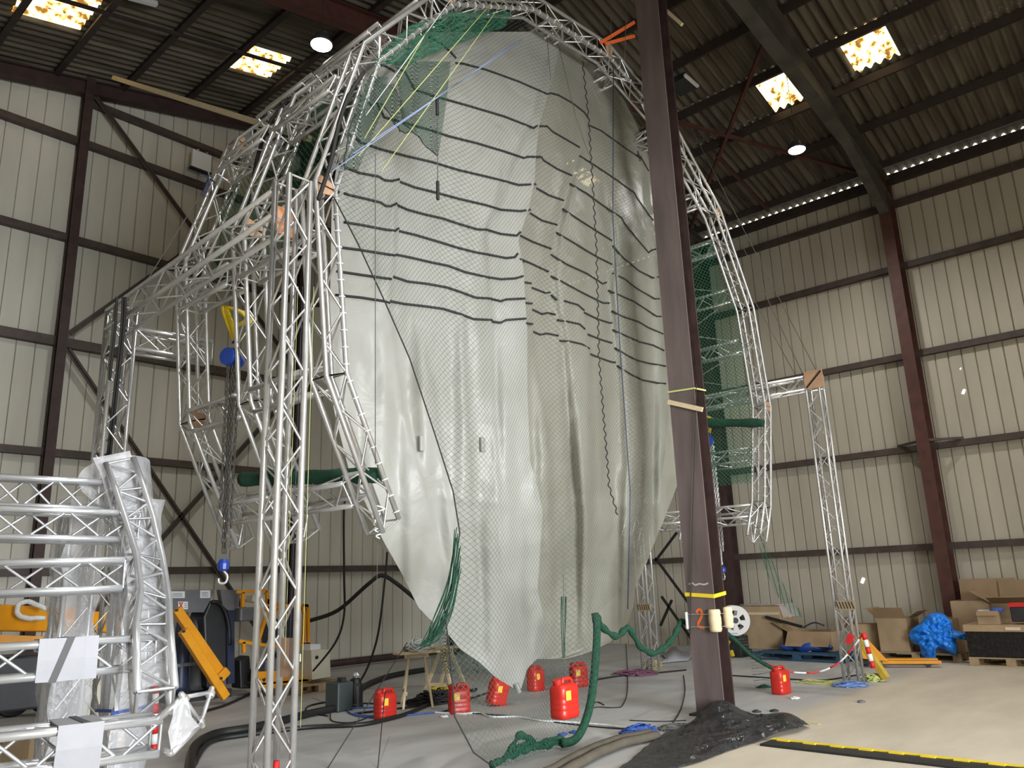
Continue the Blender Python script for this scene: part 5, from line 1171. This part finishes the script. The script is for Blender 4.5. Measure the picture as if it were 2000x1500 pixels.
m = MB(); m.lathe(hub-Rm @ V((0, 0, .12)), [(.1, 0), (.1, .24)], 20, ax); m.build('drum', M['black'], t)
m = MB(); m.box((c.x+.05, c.y, .21), (.5, .4, .42)); m.build('stand', M['darkgrey'], t, bevel=.02)
for k in range(2): 
    m = MB(); m.bar(PX((1424+k*4, 1252+k*18), 15.5), PX((1420+k*12, 1262+k*20), 15.5), .06, .05); m.build('yellow_mark', M['yellow'], t)
# pallet truck
p = FZ((1722, 1300)); q0, q1 = FZ((1722, 1301)), FZ((1836, 1301))
t = thing('pallet_truck', 'yellow hand pallet truck with its forks on the floor left of the blue tarp', 'pallet truck', q0)
d = (q1-q0).normalized(); s_ = d.cross(V((0, 0, 1)))
for k, off in enumerate((-.2, .2)):
    m = MB(); m.bar(q0+s_*off+V((0, 0, .085)), q1+s_*off+V((0, 0, .085)), .16, .05); m.build('fork', M['orange'], t, bevel=.01)
    m = MB(); m.lathe(q1-d*.2+s_*(off-.04)+V((0, 0, .045)), [(.04, 0), (.045, .01), (.045, .07), (.04, .08)], 14, s_); m.build('roller', M['black'], t)
m = MB(); m.prism([q0+d*.10+V((0, 0, .1)), q0-d*.30+V((0, 0, .15)), q0-d*.33+V((0, 0, .52)), q0-d*.24+V((0, 0, .55))], s_*.3); m.build('mast_body', M['orange'], t, bevel=.01)
m = MB(); m.bar(q0-d*.28+V((0, 0, .35))-s_*.004, q0-d*.17+V((0, 0, .34))-s_*.004, .004, .05); m.build('logo_plate', M['cord'], t)
m = MB(); m.tube([q0-d*.28+V((0, 0, .5)), q0-d*.40+V((0, 0, .95))], .018, 8); m.build('handle_bar', M['cord'], t, smooth=True)
m = MB(); m.lathe(q0-d*.26-s_*.06+V((0, 0, .09)), [(.05, 0), (.09, .01), (.09, .11), (.05, .12)], 16, s_); m.build('steer_wheel', M['black'], t)
open_box('narrow cardboard box behind the pallet truck', V((16.6, PX((1705, 1285), 16.6).y, 0)), .4, .5, .62, .2, flaps=(1, 0, .5, 0), ang=.8)
# two open boxes on a pallet with blue tarp
yb = PX((1800, 1280), 16.5).y
pallet('wooden pallet under the cardboard boxes and blue tarp by the right wall', (16.6, yb, 0), PI/2, 1.5, .9)
open_box('open cardboard box left of and under the blue tarp', V((16.55, PX((1760, 1270), 16.5).y, .147)), .75, .52, .60, 0, flaps=(.6, 0, .9, 1), ang=.9)
open_box('cardboard box mostly covered by the blue tarp', V((16.6, PX((1846, 1270), 16.5).y, .147)), .75, .50, .58, 0, flaps=(0, 0, 0, 0))
tc_ = PX((1826, 1225), 16.25); rows = []
out = [(1774, 1240), (1782, 1228), (1800, 1215), (1812, 1202), (1826, 1196), (1842, 1199), (1856, 1212), (1864, 1230), (1876, 1234), (1890, 1240), (1888, 1250), (1868, 1248), (1870, 1262), (1868, 1279), (1852, 1274), (1838, 1268), (1828, 1270), (1826, 1289), (1808, 1288), (1798, 1276), (1795, 1262), (1782, 1256)]
cx, cy = 1824, 1238; nr = 22
P0 = smooth([V((x, y, 0)) for x, y in out+out[:1]], 5)
for k in range(nr+1):
    f = k/nr; r = []
    for p in P0:
        px = (cx+(p.x-cx)*f, cy+(p.y-cy)*f); an = math.atan2(p.y-cy, p.x-cx); dd = 16.12-.24*math.sqrt(max(0, 1-f*f))-.16*f*abs(noise.noise(V((math.cos(an)*2.6, math.sin(an)*2.6, f*.6))))+.09*abs(noise.noise(V((px[0]/13, px[1]/13, 2))))+.04*noise.noise(V((px[0]/6, px[1]/6, 5)))
        r.append(PX(px, dd))
    rows.append(r)
m = MB(); m.grid(rows); m.build('blue_tarp', M['tarpblue'], smooth=True, label='crumpled bright blue tarpaulin heaped over the cardboard boxes', cat='tarpaulin', solid=.006)
# film wrapped black pallet load at the right edge
p = FZ((1898, 1303)); x0 = 15.6; yA, yB_ = PX((1893, 1290), x0).y, PX((2060, 1290), x0).y
pallet('wooden pallet under the black wrapped load at the right edge', (x0+.42, (yA+yB_)/2, 0), PI/2, yA-yB_, .85)
q = V((x0+.42, (yA+yB_)/2, .147)); zt = PX((1950, 1234), x0).z
m = MB(); ny_ = 26
rows = []
for (u, v) in [(-1, -1), (-1, -.5), (-1, 0), (-1, .5), (-1, 1), (0, 1), (1, 1), (1, 0), (1, -1), (0, -1), (-1, -1)]:
    rows.append([V((q.x+u*.40, q.y+v*(yA-yB_)/2*.985, .147+(zt-.147)*k/10))+V(noise.noise_vector(V((u*3, v*5, k*.8))))*.015*(0 if k in (0, 10) else 1) for k in range(11)])
m.grid(rows); m.poly([r[-1] for r in rows[:-1]]); m.build('wrapped_load', M['blackfilm'], label='load wrapped in black stretch film on the pallet at the right edge', cat='wrapped load')
zl = PX((1950, 1221), x0).z
m = MB(); m.box((q.x, q.y, (zt+zl)/2+.002), (.86, yA-yB_+.02, zl-zt)); lid = m.build('flat_tray', M['card'], label='flat cardboard tray on top of the black wrapped load', cat='tray')
m = MB(); c = PX((1978, 1228), x0-.02); m.box(c, (.006, .22, .05)); m.build('tape', mat('pale_tape', (.66, .56, .42), .4), lid)
zb = zl+.004
open_box('small cardboard box with white and blue contents on the wrapped load', V((15.85, PX((1932, 1215), 15.8).y, zb)), .26, .32, .22, .1, flaps=(0, .5, 0, .5), ang=-1.2)
m = MB(); m.lathe((15.85, PX((1948, 1205), 15.8).y, zb+.2), [(.10, 0), (.11, .03), (.08, .06), (.02, .07)], 14); m.build('blue_cup', M['bluerope'], label='blue lid sticking out of the small cardboard box', cat='lid')
m = MB(); m.box((16.0, PX((1920, 1205), 15.8).y, zb+.215), (.12, .2, .02)); m.build('paper', M['paper'], label='white paper lying on the small cardboard box', cat='paper')
yw = PX((1955, 1180), 17.2).y
open_box('big open cardboard box standing at the wall behind the wrapped load, left one', V((17.1, PX((1925, 1190), 17.1).y, 0)), .8, .95, 1.02, 0, flaps=(0, 1.4, 0, 0), ang=1.0)
open_box('big open cardboard box standing at the wall behind the wrapped load, right one', V((17.05, PX((2010, 1190), 17.05).y, 0)), .8, 1.0, .98, 0, flaps=(0, 1.4, .6, .3), ang=1.0)
m = MB(); c = PX((1998, 1202), 15.9); m.box((c.x, c.y, zb+.16), (.3, .3, .24)); o = m.build('tool_case', M['darkgrey'], label='dark case with red lid at the right edge on the wrapped load', cat='case', bevel=.02)
m = MB(); m.box((c.x, c.y, zb+.31), (.32, .32, .06)); m.build('lid', M['redtape'], o)
# white dust sheet and bars behind the column at the far wall
g = [[(1290, 1268), (1320, 1264), (1348, 1268)], [(1300, 1276), (1325, 1270), (1352, 1274)], [(1290, 1285), (1320, 1282), (1345, 1280)]]
m = MB(); m.grid([[FZ((p[0], p[1]+12))+V((0, 0, .02+.14*(2-i)*abs(noise.noise(V((p[0]/9, i, 0)))))) for p in smooth([V((x, y, 0)) for x, y in r], 4)] for i, r in enumerate(g)]); m.build('dust_sheet', M['filmwhite'], smooth=True, label='crumpled white sheet on the floor left of the brown column near the wall', cat='sheet', solid=.005)
for a, b, lab in (((1280, 1090), (1345, 1178), 'falling to the right'), ((1322, 1040), (1280, 1096), 'short upper one rising right'), ((1292, 1165), (1352, 1250), 'lower, falling right'), ((1312, 1172), (1290, 1222), 'short lower one')):
    m = MB(); m.bar(PX(a, 16.8), PX(b, 16.8), .05, .05); m.build('wall_strut', M['cord'], label='dark strut near the far corner left of the brown column, '+lab, cat='strut')
# ragged white patches on the right wall (daylight showing through holes)
hole = emat('daylight_hole', (1, .98, .92), 1.5)
for p, s_ in (((1882, 765), .10), ((1876, 720), .04), ((1685, 1134), .12)):
    c = PX(p, XR+.012); m = MB(); m.box(c, (.008, s_*.5, s_), Matrix.Rotation(.5, 3, 'X')); m.build('wall_hole', hole, kind='structure', label='small bright hole in the right wall cladding', cat='hole')
# dark pendant fitting and strip light under the roof
c = PX((1333, 165), 12.5); 
t = thing('roof_fitting', 'dark square fitting with a white edge under the right roof slope', 'fitting', c)
m = MB(); m.box(c, (.5, .4, .12)); m.build('body', M['darkgrey'], t); m = MB(); m.box(c+V((-.05, -.22, -.05)), (.5, .05, .05)); m.build('edge', M['paper'], t)
a, b = PY((252, -6), 11.9), PY((306, 8), 11.9); m = MB(); m.bar(a, b, .09, .07); m.build('strip_light', M['paper'], label='white unlit strip light at the top left under the roof', cat='lamp')
